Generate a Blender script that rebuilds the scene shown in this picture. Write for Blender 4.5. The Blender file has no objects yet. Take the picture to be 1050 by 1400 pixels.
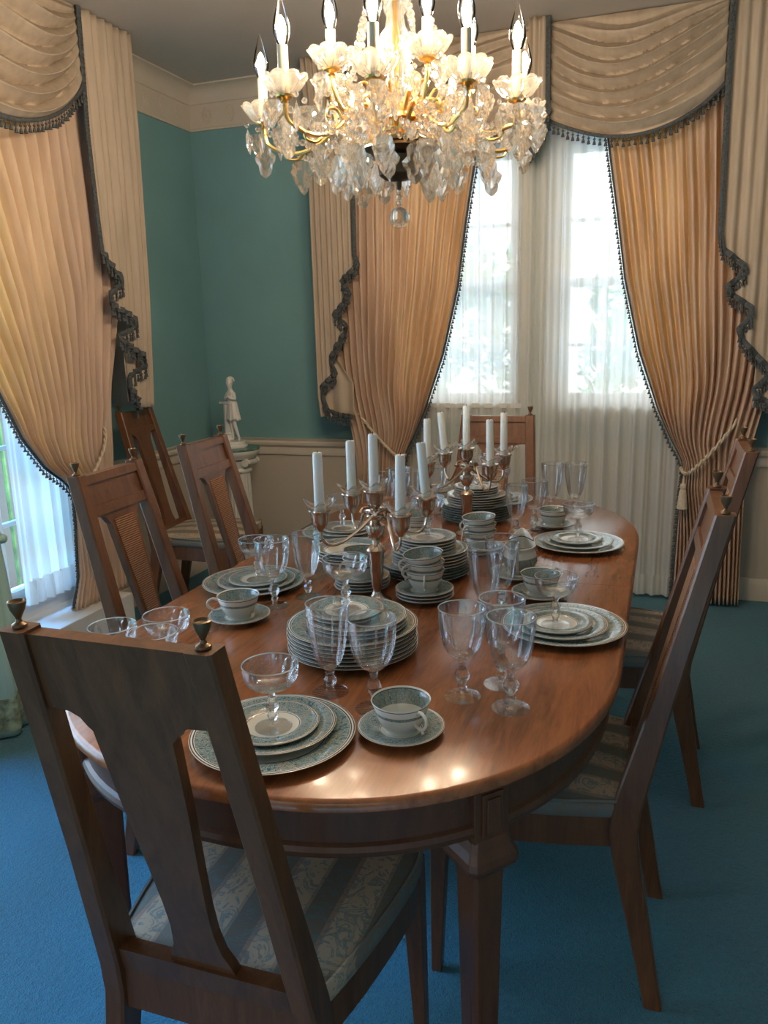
import bpy, math, random
from math import sin, cos, pi, radians, sqrt, atan2
from mathutils import Vector, Matrix
random.seed(7)
S = bpy.context.scene
COL = S.collection

# ---------------------------------------------------------------- materials
class NT:
    def __init__(s, name):
        s.m = bpy.data.materials.new(name); s.m.use_nodes = True
        s.t = s.m.node_tree; s.t.nodes.clear()
        s.out = s.n('ShaderNodeOutputMaterial')
    def n(s, typ, **kw):
        x = s.t.nodes.new(typ)
        for k, v in kw.items(): setattr(x, k, v)
        return x
    def l(s, a, b): s.t.links.new(a, b)
    def bsdf(s, col=(.8, .8, .8), rough=.5, metal=0., **kw):
        b = s.n('ShaderNodeBsdfPrincipled')
        b.inputs['Base Color'].default_value = (*col, 1); b.inputs['Roughness'].default_value = rough
        b.inputs['Metallic'].default_value = metal
        for k, v in kw.items(): b.inputs[k.replace('_', ' ')].default_value = v
        s.l(b.outputs[0], s.out.inputs[0]); return b
    def coord(s, scale=(1, 1, 1), rot=(0, 0, 0)):
        c = s.n('ShaderNodeTexCoord'); m = s.n('ShaderNodeMapping')
        m.inputs['Scale'].default_value = scale; m.inputs['Rotation'].default_value = rot
        s.l(c.outputs['Object'], m.inputs[0]); return m.outputs[0]
    def noise(s, vec, scale, detail=4, rough=.5, dist=0.):
        n = s.n('ShaderNodeTexNoise'); n.inputs['Scale'].default_value = scale
        n.inputs['Detail'].default_value = detail; n.inputs['Roughness'].default_value = rough
        n.inputs['Distortion'].default_value = dist
        s.l(vec, n.inputs['Vector']); return n.outputs['Fac']
    def ramp(s, fac, stops, interp='LINEAR'):
        r = s.n('ShaderNodeValToRGB'); r.color_ramp.interpolation = interp
        e = r.color_ramp.elements
        while len(e) < len(stops): e.new(.5)
        for i, (p, c) in enumerate(stops):
            e[i].position = p; e[i].color = (*c, 1) if len(c) == 3 else c
        s.l(fac, r.inputs[0]); return r.outputs[0]
    def bump(s, h, b, strength=.3, dist=.01):
        u = s.n('ShaderNodeBump'); u.inputs['Strength'].default_value = strength
        u.inputs['Distance'].default_value = dist
        s.l(h, u.inputs['Height']); s.l(u.outputs[0], b.inputs['Normal'])
    def mix(s, f, a, b):
        m = s.n('ShaderNodeMix'); m.data_type = 'RGBA'
        if isinstance(f, float): m.inputs[0].default_value = f
        else: s.l(f, m.inputs[0])
        for i, v in ((6, a), (7, b)):
            if isinstance(v, tuple): m.inputs[i].default_value = (*v, 1)
            else: s.l(v, m.inputs[i])
        return m.outputs[2]
    def math(s, op, a, b=0.):
        m = s.n('ShaderNodeMath'); m.operation = op
        for i, v in enumerate((a, b)):
            if isinstance(v, (int, float)): m.inputs[i].default_value = v
            else: s.l(v, m.inputs[i])
        return m.outputs[0]

def plain(name, col, rough=.5, metal=0., var=.08, scale=12., bump=0., **kw):
    t = NT(name); b = t.bsdf(col, rough, metal, **kw)
    n = t.noise(t.coord(), scale)
    lo = tuple(c * (1 - var) for c in col); hi = tuple(min(1, c * (1 + var)) for c in col)
    t.l(t.ramp(n, [(.3, lo), (.7, hi)]), b.inputs['Base Color'])
    if bump: t.bump(n, b, bump, .004)
    return t.m

def wood(name, dark, light, rough=.35, axis='z', coat=.0, scale=1.):
    t = NT(name); b = t.bsdf(light, rough)
    sc = {'x': (1.2, 9, 9), 'y': (9, 1.2, 9), 'z': (9, 9, 1.2)}[axis]
    v = t.coord(tuple(k * scale for k in sc))
    n1 = t.noise(v, 3.5, 8, .6, 1.2); n2 = t.noise(v, 30, 4, .6)
    f = t.math('ADD', t.math('MULTIPLY', n1, .75), t.math('MULTIPLY', n2, .25))
    t.l(t.ramp(f, [(.3, dark), (.7, light)]), b.inputs['Base Color'])
    b.inputs['Coat Weight'].default_value = coat; b.inputs['Coat Roughness'].default_value = .12
    if coat < .5: t.bump(n2, b, .08, .002)
    return t.m

def crystal(name, clear=.4, col=(1, 1, 1), rough=0.):
    t = NT(name)
    g = t.n('ShaderNodeBsdfGlass'); g.inputs['IOR'].default_value = 1.5; g.inputs['Roughness'].default_value = rough
    g.inputs['Color'].default_value = (*col, 1)
    tr = t.n('ShaderNodeBsdfTransparent'); tr.inputs[0].default_value = (.98, .98, .98, 1)
    m = t.n('ShaderNodeMixShader'); m.inputs[0].default_value = clear
    t.l(g.outputs[0], m.inputs[1]); t.l(tr.outputs[0], m.inputs[2]); t.l(m.outputs[0], t.out.inputs[0])
    return t.m

def thin_glass(name, tint=(1, 1, 1)):
    t = NT(name)
    g = t.n('ShaderNodeBsdfGlossy'); g.inputs['Roughness'].default_value = .02
    tr = t.n('ShaderNodeBsdfTransparent'); tr.inputs[0].default_value = (*tint, 1)
    f = t.n('ShaderNodeFresnel'); f.inputs[0].default_value = 1.3
    m = t.n('ShaderNodeMixShader'); t.l(f.outputs[0], m.inputs[0])
    t.l(tr.outputs[0], m.inputs[1]); t.l(g.outputs[0], m.inputs[2]); t.l(m.outputs[0], t.out.inputs[0])
    return t.m

def fluted(name):
    t = NT(name); lw = t.n('ShaderNodeLayerWeight'); lw.inputs[0].default_value = .45
    tr = t.n('ShaderNodeBsdfTransparent'); t.l(t.ramp(lw.outputs['Facing'], [(0, (.99, .99, .99)), (.6, (.97, .97, .97)), (.9, (.88, .89, .90)), (1, (.78, .80, .81))]), tr.inputs[0])
    g = t.n('ShaderNodeBsdfGlossy'); g.inputs['Roughness'].default_value = .015
    f = t.n('ShaderNodeFresnel'); f.inputs[0].default_value = 1.5
    m = t.n('ShaderNodeMixShader'); t.l(t.math('MINIMUM', t.math('MULTIPLY', f.outputs[0], 1.1), .42), m.inputs[0])
    t.l(tr.outputs[0], m.inputs[1]); t.l(g.outputs[0], m.inputs[2]); t.l(m.outputs[0], t.out.inputs[0])
    return t.m
def frosty(name, clear, col, tl):
    m0 = crystal(name, clear, col, .02); nt = m0.node_tree; out = [n for n in nt.nodes if n.type == 'OUTPUT_MATERIAL'][0]
    src = out.inputs[0].links[0].from_socket
    d = nt.nodes.new('ShaderNodeBsdfTranslucent'); d.inputs[0].default_value = (.95, .92, .86, 1)
    mx = nt.nodes.new('ShaderNodeMixShader'); mx.inputs[0].default_value = tl
    nt.links.new(src, mx.inputs[1]); nt.links.new(d.outputs[0], mx.inputs[2]); nt.links.new(mx.outputs[0], out.inputs[0]); return m0

def cloth(name, col, trans_col, trans=.35, clear=0., weave=500., var=.1):
    t = NT(name)
    d = t.n('ShaderNodeBsdfDiffuse'); r = t.n('ShaderNodeBsdfTranslucent')
    r.inputs[0].default_value = (*trans_col, 1)
    n = t.noise(t.coord((1, 1, .15)), 30, 3)
    t.l(t.ramp(n, [(.3, tuple(c * (1 - var) for c in col)), (.7, tuple(min(1, c * (1 + var)) for c in col))]), d.inputs[0])
    m = t.n('ShaderNodeMixShader'); m.inputs[0].default_value = trans
    t.l(d.outputs[0], m.inputs[1]); t.l(r.outputs[0], m.inputs[2])
    last = m
    if clear:
        tr = t.n('ShaderNodeBsdfTransparent'); m2 = t.n('ShaderNodeMixShader'); m2.inputs[0].default_value = clear
        t.l(m.outputs[0], m2.inputs[1]); t.l(tr.outputs[0], m2.inputs[2]); last = m2
    t.l(last.outputs[0], t.out.inputs[0])
    return t.m

def china(name, R, well, rim=.93, cup=False):
    """cream china with a turquoise arabesque frieze between two radii (or two heights on a cup)"""
    t = NT(name); b = t.bsdf((.66, .62, .54), .18)
    c = t.n('ShaderNodeTexCoord'); sx = t.n('ShaderNodeSeparateXYZ'); t.l(c.outputs['Object'], sx.inputs[0])
    r = t.math('SQRT', t.math('ADD', t.math('MULTIPLY', sx.outputs[0], sx.outputs[0]), t.math('MULTIPLY', sx.outputs[1], sx.outputs[1])))
    q = t.math('DIVIDE', sx.outputs[2] if cup else r, R)
    ang = t.math('ARCTAN2', sx.outputs[1], sx.outputs[0])
    cb = t.n('ShaderNodeCombineXYZ')
    t.l(t.math('MULTIPLY', t.math('SINE', ang), .1), cb.inputs[0])
    t.l(t.math('MULTIPLY', t.math('COSINE', ang), .1), cb.inputs[1]); t.l(q, cb.inputs[2])
    sc = t.n('ShaderNodeVectorMath', operation='MULTIPLY'); t.l(cb.outputs[0], sc.inputs[0])
    sc.inputs[1].default_value = (1, 1, .07 if not cup else .04)
    n = t.noise(sc.outputs[0], 125, 3, .65, 2.2)
    pat = t.ramp(n, [(0, (.10, .05, .03)), (.38, (.04, .13, .17)), (.46, (.09, .21, .24)), (.49, (.66, .58, .42)), (.53, (.08, .19, .22)), (.58, (.07, .15, .18)), (.61, (.62, .50, .30)), (.66, (.36, .15, .07))])
    if cup: base = t.ramp(q, [(0, (.74, .71, .64)), (.93, (.05, .05, .05)), (.96, (.74, .71, .64))], 'CONSTANT'); mk = [(0, (0,) * 3), (well, (1,) * 3), (rim, (0,) * 3)]
    else:
        base = t.ramp(q, [(0, (.74, .69, .58)), (well - .03, (.07, .06, .05)), (well - .015, (.74, .71, .64)), (rim + .01, (.06, .06, .06)), (rim + .025, (.74, .71, .64)), (.975, (.10, .08, .06)), (.992, (.7, .66, .58))], 'CONSTANT')
        mk = [(0, (0,) * 3), (well, (1,) * 3), (rim, (0,) * 3)]
    mask = t.ramp(q, mk, 'CONSTANT')
    t.l(t.mix(mask, base, pat), b.inputs['Base Color'])
    b.inputs['Coat Weight'].default_value = .4
    return t.m

M = {}
M['teal'] = plain('teal_wall_paint', (.165, .33, .355), .75, var=.04, scale=3)
M['beige'] = plain('wainscot_paint', (.47, .41, .345), .7, var=.03, scale=3)
M['trim'] = plain('ivory_trim_paint', (.56, .50, .43), .5, var=.03, scale=5)
M['white'] = plain('white_window_paint', (.72, .72, .70), .45, var=.03)
M['ceil'] = plain('ceiling_paint', (.46, .43, .40), .9, var=.03, scale=4)
M['outer'] = plain('plain_wall_paint', (.15, .20, .20), .8)
t = NT('teal_carpet'); b = t.bsdf((.02, .2, .25), .95)
v = t.coord(); n = t.noise(v, 190, 3, .75); n2 = t.noise(v, 2.2, 3); n3 = t.noise(v, 70, 3, .6)
f = t.math('ADD', t.math('MULTIPLY', n, .5), t.math('ADD', t.math('MULTIPLY', n2, .25), t.math('MULTIPLY', n3, .25)))
t.l(t.ramp(f, [(.32, (.006, .15, .24)), (.68, (.022, .34, .46))]), b.inputs['Base Color'])
t.bump(t.math('ADD', n, n3), b, 1., .02); b.inputs['Sheen Weight'].default_value = .3
M['carpet'] = t.m
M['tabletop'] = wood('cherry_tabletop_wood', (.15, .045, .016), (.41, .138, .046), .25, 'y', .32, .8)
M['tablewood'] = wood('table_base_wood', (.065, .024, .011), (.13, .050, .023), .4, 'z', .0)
M['chairwood'] = wood('walnut_chair_wood', (.072, .026, .010), (.18, .073, .028), .38, 'z', .15)
M['metal_dk'] = plain('dark_bronze', (.10, .075, .05), .35, 1.)
M['finial'] = plain('brass_cup_finial', (.17, .10, .05), .35, .6)
M['gold'] = plain('gilt_brass', (.78, .48, .16), .28, 1.)
M['silver'] = plain('tarnished_silver', (.62, .50, .41), .2, 1., var=.25, scale=30)
M['wax'] = plain('white_candle_wax', (.78, .80, .78), .45, var=.02, Subsurface_Weight=.2)
M['wick'] = plain('black_wick', (.02, .02, .02), .8)
M['sleeve'] = plain('ivory_candle_sleeve', (.70, .58, .42), .5, var=.03)
M['crystal'] = crystal('cut_crystal', .38)
M['pend'] = frosty('chandelier_crystal', .30, (1., .98, .95), .035)
M['flute'] = fluted('fluted_crystal'); M['rimglint'] = frosty('painted_rim_glint', .2, (1, 1, 1), .45)  # rim highlight painted in as translucent white mixed into the glass
M['bobe'] = frosty('pressed_glass_bobeche', .30, (1., .97, .92), .05)
M['bulbglass'] = thin_glass('clear_bulb_glass')
M['pane'] = thin_glass('window_pane_glass')
t = NT('glowing_bulb'); e = t.n('ShaderNodeEmission'); e.inputs[0].default_value = (1, .77, .52, 1); e.inputs[1].default_value = 900
t.l(e.outputs[0], t.out.inputs[0]); M['glow'] = t.m
M['fab'] = cloth('peach_drapery_silk', (.70, .59, .50), (1., .66, .16), .40)
M['fab2'] = cloth('pale_peach_swag_silk', (.47, .39, .31), (.7, .45, .25), .08)
M['sheer'] = cloth('white_sheer_voile', (.80, .80, .78), (.90, .90, .87), .5, .07, var=.02)
M['fringe'] = plain('slate_blue_trimming', (.060, .068, .075), .8, var=.5, scale=120)
M['rope'] = plain('cream_cord', (.58, .48, .36), .7, var=.15, scale=90)
M['skirt'] = cloth('aqua_table_skirt', (.34, .52, .48), (.2, .4, .4), .05)
M['skirtlace'] = plain('floral_hem_band', (.22, .28, .2), .8, var=.7, scale=35)
M['marble'] = plain('green_marble', (.10, .20, .17), .12, var=.3, scale=25)
M['plaster'] = plain('white_plaster', (.60, .58, .53), .55, var=.04)
M['bisque'] = plain('white_bisque', (.66, .65, .63), .4, var=.03)
M['linenblue'] = plain('blue_velvet_top', (.15, .35, .45), .8)
t = NT('woven_cane'); b = t.bsdf((.30, .13, .055), .45)
v = t.coord((1, 1, 1)); w = t.n('ShaderNodeTexWave'); w.bands_direction = 'Z'; w.inputs['Scale'].default_value = 55
w.inputs['Distortion'].default_value = .6; w.inputs['Detail'].default_value = 1; t.l(v, w.inputs[0])
t.l(t.ramp(w.outputs['Fac'], [(.15, (.06, .022, .01)), (.45, (.36, .17, .08))]), b.inputs['Base Color'])
t.bump(w.outputs['Fac'], b, .6, .003); M['cane'] = t.m
t = NT('striped_seat_brocade'); b = t.bsdf((.5, .45, .4), .8)
c = t.n('ShaderNodeTexCoord'); sx = t.n('ShaderNodeSeparateXYZ'); t.l(c.outputs['Object'], sx.inputs[0])
fr = t.math('FRACT', t.math('MULTIPLY', t.math('ADD', sx.outputs[0], 1.), 9.5))
stripe = t.ramp(fr, [(0, (.50, .38, .27)), (.36, (.36, .28, .21)), (.42, (.19, .17, .14)), (.80, (.37, .24, .18)), (.88, (.50, .38, .27))], 'CONSTANT')
nz = t.noise(t.coord(), 24, 4, .6, 1.8)
flw = t.ramp(nz, [(.0, (.40, .22, .2)), (.42, (.12, .19, .20)), (.46, (.14, .22, .23))])
mk = t.ramp(nz, [(0, (.7,) * 3), (.38, (.7,) * 3), (.40, (0,) * 3), (.53, (0,) * 3), (.56, (.9,) * 3), (.63, (.1,) * 3)])
t.l(t.mix(mk, stripe, flw), b.inputs['Base Color'])
n = t.noise(t.coord(), 500, 2); t.bump(n, b, .15, .002); M['brocade'] = t.m
t = NT('red_brick'); b = t.bsdf((.3, .12, .08), .9); br = t.n('ShaderNodeTexBrick')
v = t.coord((1, 1, 1), (radians(90), 0, radians(90))); t.l(v, br.inputs['Vector'])
br.inputs['Color1'].default_value = (.20, .08, .06, 1); br.inputs['Color2'].default_value = (.13, .055, .045, 1)
br.inputs['Mortar'].default_value = (.25, .22, .2, 1); br.inputs['Scale'].default_value = 4.5; br.inputs['Mortar Size'].default_value = .015
t.l(br.outputs[0], b.inputs['Base Color']); M['brick'] = t.m
M['leaf'] = plain('green_foliage', (.22, .42, .12), .7, var=.5, scale=8)
M['lawn'] = plain('lawn', (.17, .20, .12), .9, var=.3, scale=3)
M['paving'] = plain('pale_driveway', (.6, .58, .54), .9)
M['dinner'] = china('china_dinner', .137, .66); M['salad'] = china('china_salad', .105, .62)
M['bread'] = china('china_bread', .078, .60); M['saucer'] = china('china_saucer', .073, .50); M['bowlc'] = china('china_bowl', .095, .74)
M['cupin'] = china('china_cup_inside', .055, .50, .93, True)
M['cupout'] = china('china_cup_outside', .055, .62, .72, True)
M['cream'] = plain('cream_china', (.66, .62, .54), .18, var=.02)
M['grav'] = china('china_gravy_boat', .10, .30, .60, True)

# ---------------------------------------------------------------- mesh helpers
class G:
    """collects verts / faces for ONE mesh object"""
    def __init__(s): s.v = []; s.f = []; s.m = []
    def add(s, vs, fs, mi=0, tr=None):
        o = len(s.v)
        if tr is not None: vs = [tr @ Vector(p) for p in vs]
        s.v += [tuple(p) for p in vs]; s.f += [tuple(i + o for i in q) for q in fs]; s.m += [mi] * len(fs); return s
    def box(s, x0, x1, y0, y1, z0, z1, mi=0, tr=None):
        vs = [(x, y, z) for z in (z0, z1) for y in (y0, y1) for x in (x0, x1)]
        return s.add(vs, [(0, 2, 3, 1), (4, 5, 7, 6), (0, 1, 5, 4), (2, 6, 7, 3), (0, 4, 6, 2), (1, 3, 7, 5)], mi, tr)
    def lathe(s, prof, seg=32, mi=0, tr=None, mod=None, closed=False, arc=None):
        vs = []; fs = []; n = len(prof)
        for i in range(seg):
            a = 2 * pi * i / seg
            for k, (r, z) in enumerate(prof):
                q = r * (mod(a, k, z) if mod else 1)
                vs.append((q * cos(a), q * sin(a), z))
        for i in range(seg):
            j = (i + 1) % seg
            for k in range(n if closed else n - 1):
                k2 = (k + 1) % n
                if prof[k][0] < 1e-6 and prof[k2][0] < 1e-6: continue
                fs.append((i * n + k, j * n + k, j * n + k2, i * n + k2))
        return s.add(vs, fs, mi, tr)
    def tube(s, path, rad, seg=8, mi=0, tr=None, cap=True, flat=1.):
        P = [Vector(p) for p in path]; n = len(P); vs = []; fs = []
        up = None
        for i in range(n):
            d = (P[min(i + 1, n - 1)] - P[max(i - 1, 0)]).normalized()
            if up is None:
                up = Vector((0, 0, 1)) if abs(d.z) < .9 else Vector((1, 0, 0))
            x = d.cross(up).normalized(); up = x.cross(d).normalized()
            r = rad(i / (n - 1)) if callable(rad) else rad
            for k in range(seg):
                a = 2 * pi * k / seg
                vs.append(P[i] + x * cos(a) * r + up * sin(a) * r * flat)
        for i in range(n - 1):
            for k in range(seg):
                k2 = (k + 1) % seg
                fs.append((i * seg + k, i * seg + k2, (i + 1) * seg + k2, (i + 1) * seg + k))
        if cap: fs.append(tuple(range(seg))[::-1]); fs.append(tuple((n - 1) * seg + k for k in range(seg)))
        return s.add(vs, fs, mi, tr)
    def grid(s, fn, nu, nv, mi=0, tr=None):
        vs = [fn(i / nu, j / nv) for j in range(nv + 1) for i in range(nu + 1)]
        fs = [(j * (nu + 1) + i, j * (nu + 1) + i + 1, (j + 1) * (nu + 1) + i + 1, (j + 1) * (nu + 1) + i) for j in range(nv) for i in range(nu)]
        return s.add(vs, fs, mi, tr)
    def prism(s, outline, h0, h1, mi=0, tr=None, bev=0.):
        """outline in XY, from z=h0 to h1, optional chamfer"""
        n = len(outline); cx = sum(p[0] for p in outline) / n; cy = sum(p[1] for p in outline) / n
        def ring(z, k): return [(cx + (x - cx) * k, cy + (y - cy) * k, z) for x, y in outline]
        rr = [ring(h0, 1), ring(h1, 1)] if not bev else [ring(h0, 1 - bev), ring(h0 + (h1 - h0) * .25, 1), ring(h0 + (h1 - h0) * .75, 1), ring(h1, 1 - bev)]
        vs = [p for q in rr for p in q]; fs = []
        for a in range(len(rr) - 1):
            for i in range(n):
                j = (i + 1) % n; fs.append((a * n + i, a * n + j, (a + 1) * n + j, (a + 1) * n + i))
        fs.append(tuple(range(n))[::-1]); fs.append(tuple((len(rr) - 1) * n + i for i in range(n)))
        return s.add(vs, fs, mi, tr)
    def ball(s, c, r, seg=10, rings=6, mi=0, sz=1.):
        return s.lathe([(max(0, r * sin(pi * k / rings)), -r * sz * cos(pi * k / rings)) for k in range(rings + 1)], seg, mi, Matrix.Translation(c))
    def obj(s, name, mat, parent=None, smooth=True, loc=None, bevel=0., auto=35):
        me = bpy.data.meshes.new(name); me.from_pydata(s.v, [], s.f); me.update()
        for m in (mat if isinstance(mat, (list, tuple)) else [mat]): me.materials.append(M[m])
        me.polygons.foreach_set('material_index', s.m)
        me.validate()
        import bmesh
        bm = bmesh.new(); bm.from_mesh(me)
        bmesh.ops.remove_doubles(bm, verts=bm.verts, dist=1e-6)
        bmesh.ops.recalc_face_normals(bm, faces=bm.faces)
        for f in bm.faces: f.smooth = bool(smooth)
        if smooth:
            for e in bm.edges:
                if len(e.link_faces) == 2 and e.calc_face_angle(0) > radians(auto): e.smooth = False
        bm.to_mesh(me); bm.free()
        o = bpy.data.objects.new(name, me); COL.objects.link(o)
        if parent: o.parent = parent
        if loc: o.location = loc
        if bevel:
            mo = o.modifiers.new('edge', 'BEVEL'); mo.width = bevel; mo.segments = 2; mo.limit_method = 'ANGLE'
        return o

def tag(o, label, cat, group=None, kind=None):
    if label: o['label'] = label
    if cat: o['category'] = cat
    if group: o['group'] = group
    if kind: o['kind'] = kind
    return o
def empty(name, loc=(0, 0, 0), rz=0):
    o = bpy.data.objects.new(name, None); COL.objects.link(o); o.location = loc; o.rotation_euler = (0, 0, rz); o.empty_display_size = .05
    return o
def struct(o): o['kind'] = 'structure'; return o
KIDS = {}
def kids(o):
    return [c for c in bpy.data.objects if c.parent == o]
def dup(root, parent=None):
    c = root.copy(); COL.objects.link(c); c.parent = parent
    for ch in kids(root): dup(ch, c)
    return c
class Proto:
    """first call moves the built thing itself, later calls copy it"""
    def __init__(s, root): s.root = root; s.used = False
    def put(s, loc, rz=0, label=None, cat=None, group=None, rot=None):
        o = s.root if not s.used else dup(s.root); s.used = True
        o.location = loc; o.rotation_euler = rot or (0, 0, rz)
        if group is None and 'group' in o: del o['group']
        return tag(o, label, cat, group)
def lerp_table(tab, z):
    """tab: list of (z, v...) sorted descending in z"""
    if z >= tab[0][0]: return tab[0][1:]
    for a, b in zip(tab, tab[1:]):
        if a[0] >= z >= b[0]:
            k = (a[0] - z) / (a[0] - b[0] + 1e-9); return tuple(p + (q - p) * k for p, q in zip(a[1:], b[1:]))
    return tab[-1][1:]
def smooth_path(pts, n=8):
    P = [Vector(p) for p in pts]; out = []
    for i in range(len(P) - 1):
        p0 = P[max(i - 1, 0)]; p1 = P[i]; p2 = P[i + 1]; p3 = P[min(i + 2, len(P) - 1)]
        for k in range(n):
            t = k / n
            out.append(.5 * ((2 * p1) + (p2 - p0) * t + (2 * p0 - 5 * p1 + 4 * p2 - p3) * t * t + (3 * p1 - p0 - 3 * p2 + p3) * t ** 3))
    out.append(P[-1]); return out

# ---------------------------------------------------------------- dimensions
XL, YB, ZC = -2.658, 4.381, 2.79
XR, YF = 1.75, -1.5
ZR, ZBB, ZF0, ZF1 = .803, .117, 2.567, 2.725
BW = lambda a, d, z: (a, YB - d, z)           # back wall: along, out from the wall, up
LW = lambda a, d, z: (XL + d, a, z)           # left wall

# ---------------------------------------------------------------- setting
struct(G().box(XL - .3, XR + .1, YF - .1, YB + .3, -.12, 0).obj('floor', 'carpet', smooth=False))
struct(G().box(XL - .3, XR + .1, YF - .1, YB + .3, ZC, ZC + .1).obj('ceiling', 'ceil', smooth=False))
def wall(name, W, a0, a1, holes, th=.22):
    g = G()
    def slab(A0, A1, z0, z1):
        for (zz0, zz1, mi) in ((0, ZR - .05, 1), (ZR - .05, ZC, 0)):
            q0, q1 = max(z0, zz0), min(z1, zz1)
            if q1 <= q0: continue
            p = [W(A0, 0, q0), W(A1, -th, q1)]
            g.box(min(p[0][0], p[1][0]), max(p[0][0], p[1][0]), min(p[0][1], p[1][1]), max(p[0][1], p[1][1]), q0, q1, mi)
    a = a0
    for (h0, h1, z0, z1) in sorted(holes):
        slab(a, h0, 0, ZC); slab(h0, h1, 0, z0); slab(h0, h1, z1, ZC); a = h1
    slab(a, a1, 0, ZC)
    return struct(g.obj(name, ['teal', 'beige'], smooth=False))
WB = [(-1.42, -.76, 1.02, 2.32), (-.53, .15, 1.02, 2.32)]
WL = [(.35, 3.02, .27, 2.32)]
wall('wall_back', BW, XL, XR, WB)
wall('wall_left', LW, YF, YB + .22, WL)
struct(G().box(XR, XR + .1, YF, YB, 0, ZC).obj('wall_right', 'outer', smooth=False))
g = G(); g.box(XL, -2.0, YF - .1, YF, 0, ZC); g.box(1.3, XR, YF - .1, YF, 0, ZC); g.box(-2.0, 1.3, YF - .1, YF, 2.35, ZC)
struct(g.obj('wall_front', 'outer', smooth=False))     # wide unseen opening, added to let fill light into the room
def run(g, W, a0, a1, prof, mi=0):
    """extrude profile [(d,z)] along a wall"""
    n = len(prof); vs = [W(a0, d, z) for d, z in prof] + [W(a1, d, z) for d, z in prof]
    fs = [(i, (i + 1) % n, n + (i + 1) % n, n + i) for i in range(n)] + [tuple(range(n)), tuple(range(2 * n - 1, n - 1, -1))]
    g.add(vs, fs, mi)
rail = [(0, ZR - .10), (.012, ZR - .10), (.016, ZR - .085), (.012, ZR - .07), (.012, ZR - .055), (.028, ZR - .04), (.03, ZR - .025), (.024, ZR - .015), (.032, ZR), (0, ZR)]
base = [(0, 0), (.016, 0), (.016, ZBB - .03), (.012, ZBB - .02), (.006, ZBB), (0, ZBB)]
crown = [(0, ZF0), (.012, ZF0), (.014, ZF0 + .012), (.008, ZF0 + .016), (.008, ZF1 - .02), (.016, ZF1 - .016), (.02, ZF1)] + \
    [(.02 + .07 * (1 - cos(pi / 2 * k / 6)), ZF1 + (ZC - .008 - ZF1) * sin(pi / 2 * k / 6)) for k in range(1, 7)] + [(.10, ZC - .008), (.10, ZC), (0, ZC)]
def medallions(g, W, a0, a1, step=.15):
    a = a0
    while a < a1:
        for (rx, rz) in ((.030, .043), (.020, .031)):
            pts = [W(a + rx * cos(t * pi / 10), .010, (ZF0 + ZF1) / 2 + rz * sin(t * pi / 10)) for t in range(21)]
            g.tube(pts, .0026, 5, cap=False)
        pts = [W(a + .006 * sin(k * 1.3), .010, (ZF0 + ZF1) / 2 - .02 + .008 * k) for k in range(6)]
        g.tube(pts, lambda u: .005 * (1 - abs(2 * u - 1)) + .002, 5)
        a += step
for nm, W, a0, a1, hole in (('back', BW, XL, XR, None), ('left', LW, YF, YB, (.35 - .10, 3.02 + .10))):
    g = G(); run(g, W, a0, a1, crown); medallions(g, W, a0 + .12, a1 - .06) if nm == 'back' else medallions(g, W, 2.6, a1 - .08)
    struct(g.obj('trim_1' if nm == 'back' else 'trim_2', 'trim'))
    g = G()
    if hole: run(g, W, a0, hole[0], rail); run(g, W, hole[1], a1, rail)
    else: run(g, W, a0, a1, rail)
    struct(g.obj('trim_3' if nm == 'back' else 'trim_4', 'trim'))
    g = G(); run(g, W, a0, a1, base); struct(g.obj('baseboard_' + nm, 'trim'))
def window(n, W, a0, a1, z0, z1, cols, rows, mid, sill=.05):
    e = empty('window_%d' % n, W((a0 + a1) / 2, 0, z0)); struct(e)
    inv = Matrix.Translation(-Vector(e.location))
    def bx(g, A0, A1, d0, d1, q0, q1):
        p, q = W(A0, d0, q0), W(A1, d1, q1)
        g.box(min(p[0], q[0]), max(p[0], q[0]), min(p[1], q[1]), max(p[1], q[1]), q0, q1, 0, inv)
    f = G(); D0, D1 = -.12, -.06
    bx(f, a0, a0 + .04, D0, D1, z0, z1); bx(f, a1 - .04, a1, D0, D1, z0, z1)
    bx(f, a0 + .04, a1 - .04, D0, D1, z0, z0 + .045); bx(f, a0 + .04, a1 - .04, D0, D1, z1 - .04, z1)
    bx(f, a0 + .04, a1 - .04, D0, D1 + .01, mid - .022, mid + .022)
    for i in range(1, cols): x = a0 + (a1 - a0) * i / cols; bx(f, x - .009, x + .009, D0 + .02, D1 - .01, z0 + .045, z1 - .04)
    for q in rows: bx(f, a0 + .04, a1 - .04, D0 + .022, D1 - .012, q - .009, q + .009)
    f.obj('window_frame', 'white', e, smooth=False)
    c = G(); cw = .075
    bx(c, a0 - cw, a0, 0, .02, z0 - .02, z1 + cw); bx(c, a1, a1 + cw, 0, .02, z0 - .02, z1 + cw); bx(c, a0, a1, 0, .02, z1, z1 + cw)
    c.obj('casing', 'white', e, smooth=False)
    s_ = G(); bx(s_, a0 - .09, a1 + .09, -.06, sill, z0 - .025, z0); bx(s_, a0 - .07, a1 + .07, 0, .016, z0 - .09, z0 - .025)
    s_.obj('window_sill', 'white', e, smooth=False)
    p = G(); bx(p, a0 + .03, a1 - .03, -.094, -.090, z0 + .03, z1 - .03); p.obj('pane', 'pane', e, smooth=False)
window(1, BW, *WB[0][:2], 1.02, 2.32, 3, (1.32, 1.95), 1.64)
window(2, BW, *WB[1][:2], 1.02, 2.32, 3, (1.32, 1.95), 1.64)
window(3, LW, .35, 3.02, .27, 2.32, 8, (.62, .96, 1.65, 1.98), 1.31, .02)
tag(G().box(XL + .002, XL + .25, 2.375, 3.13, 0, .205).obj('window_seat', 'white', smooth=False, bevel=.004), 'low white ledge under the left window, behind the skirted table', 'ledge')

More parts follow.
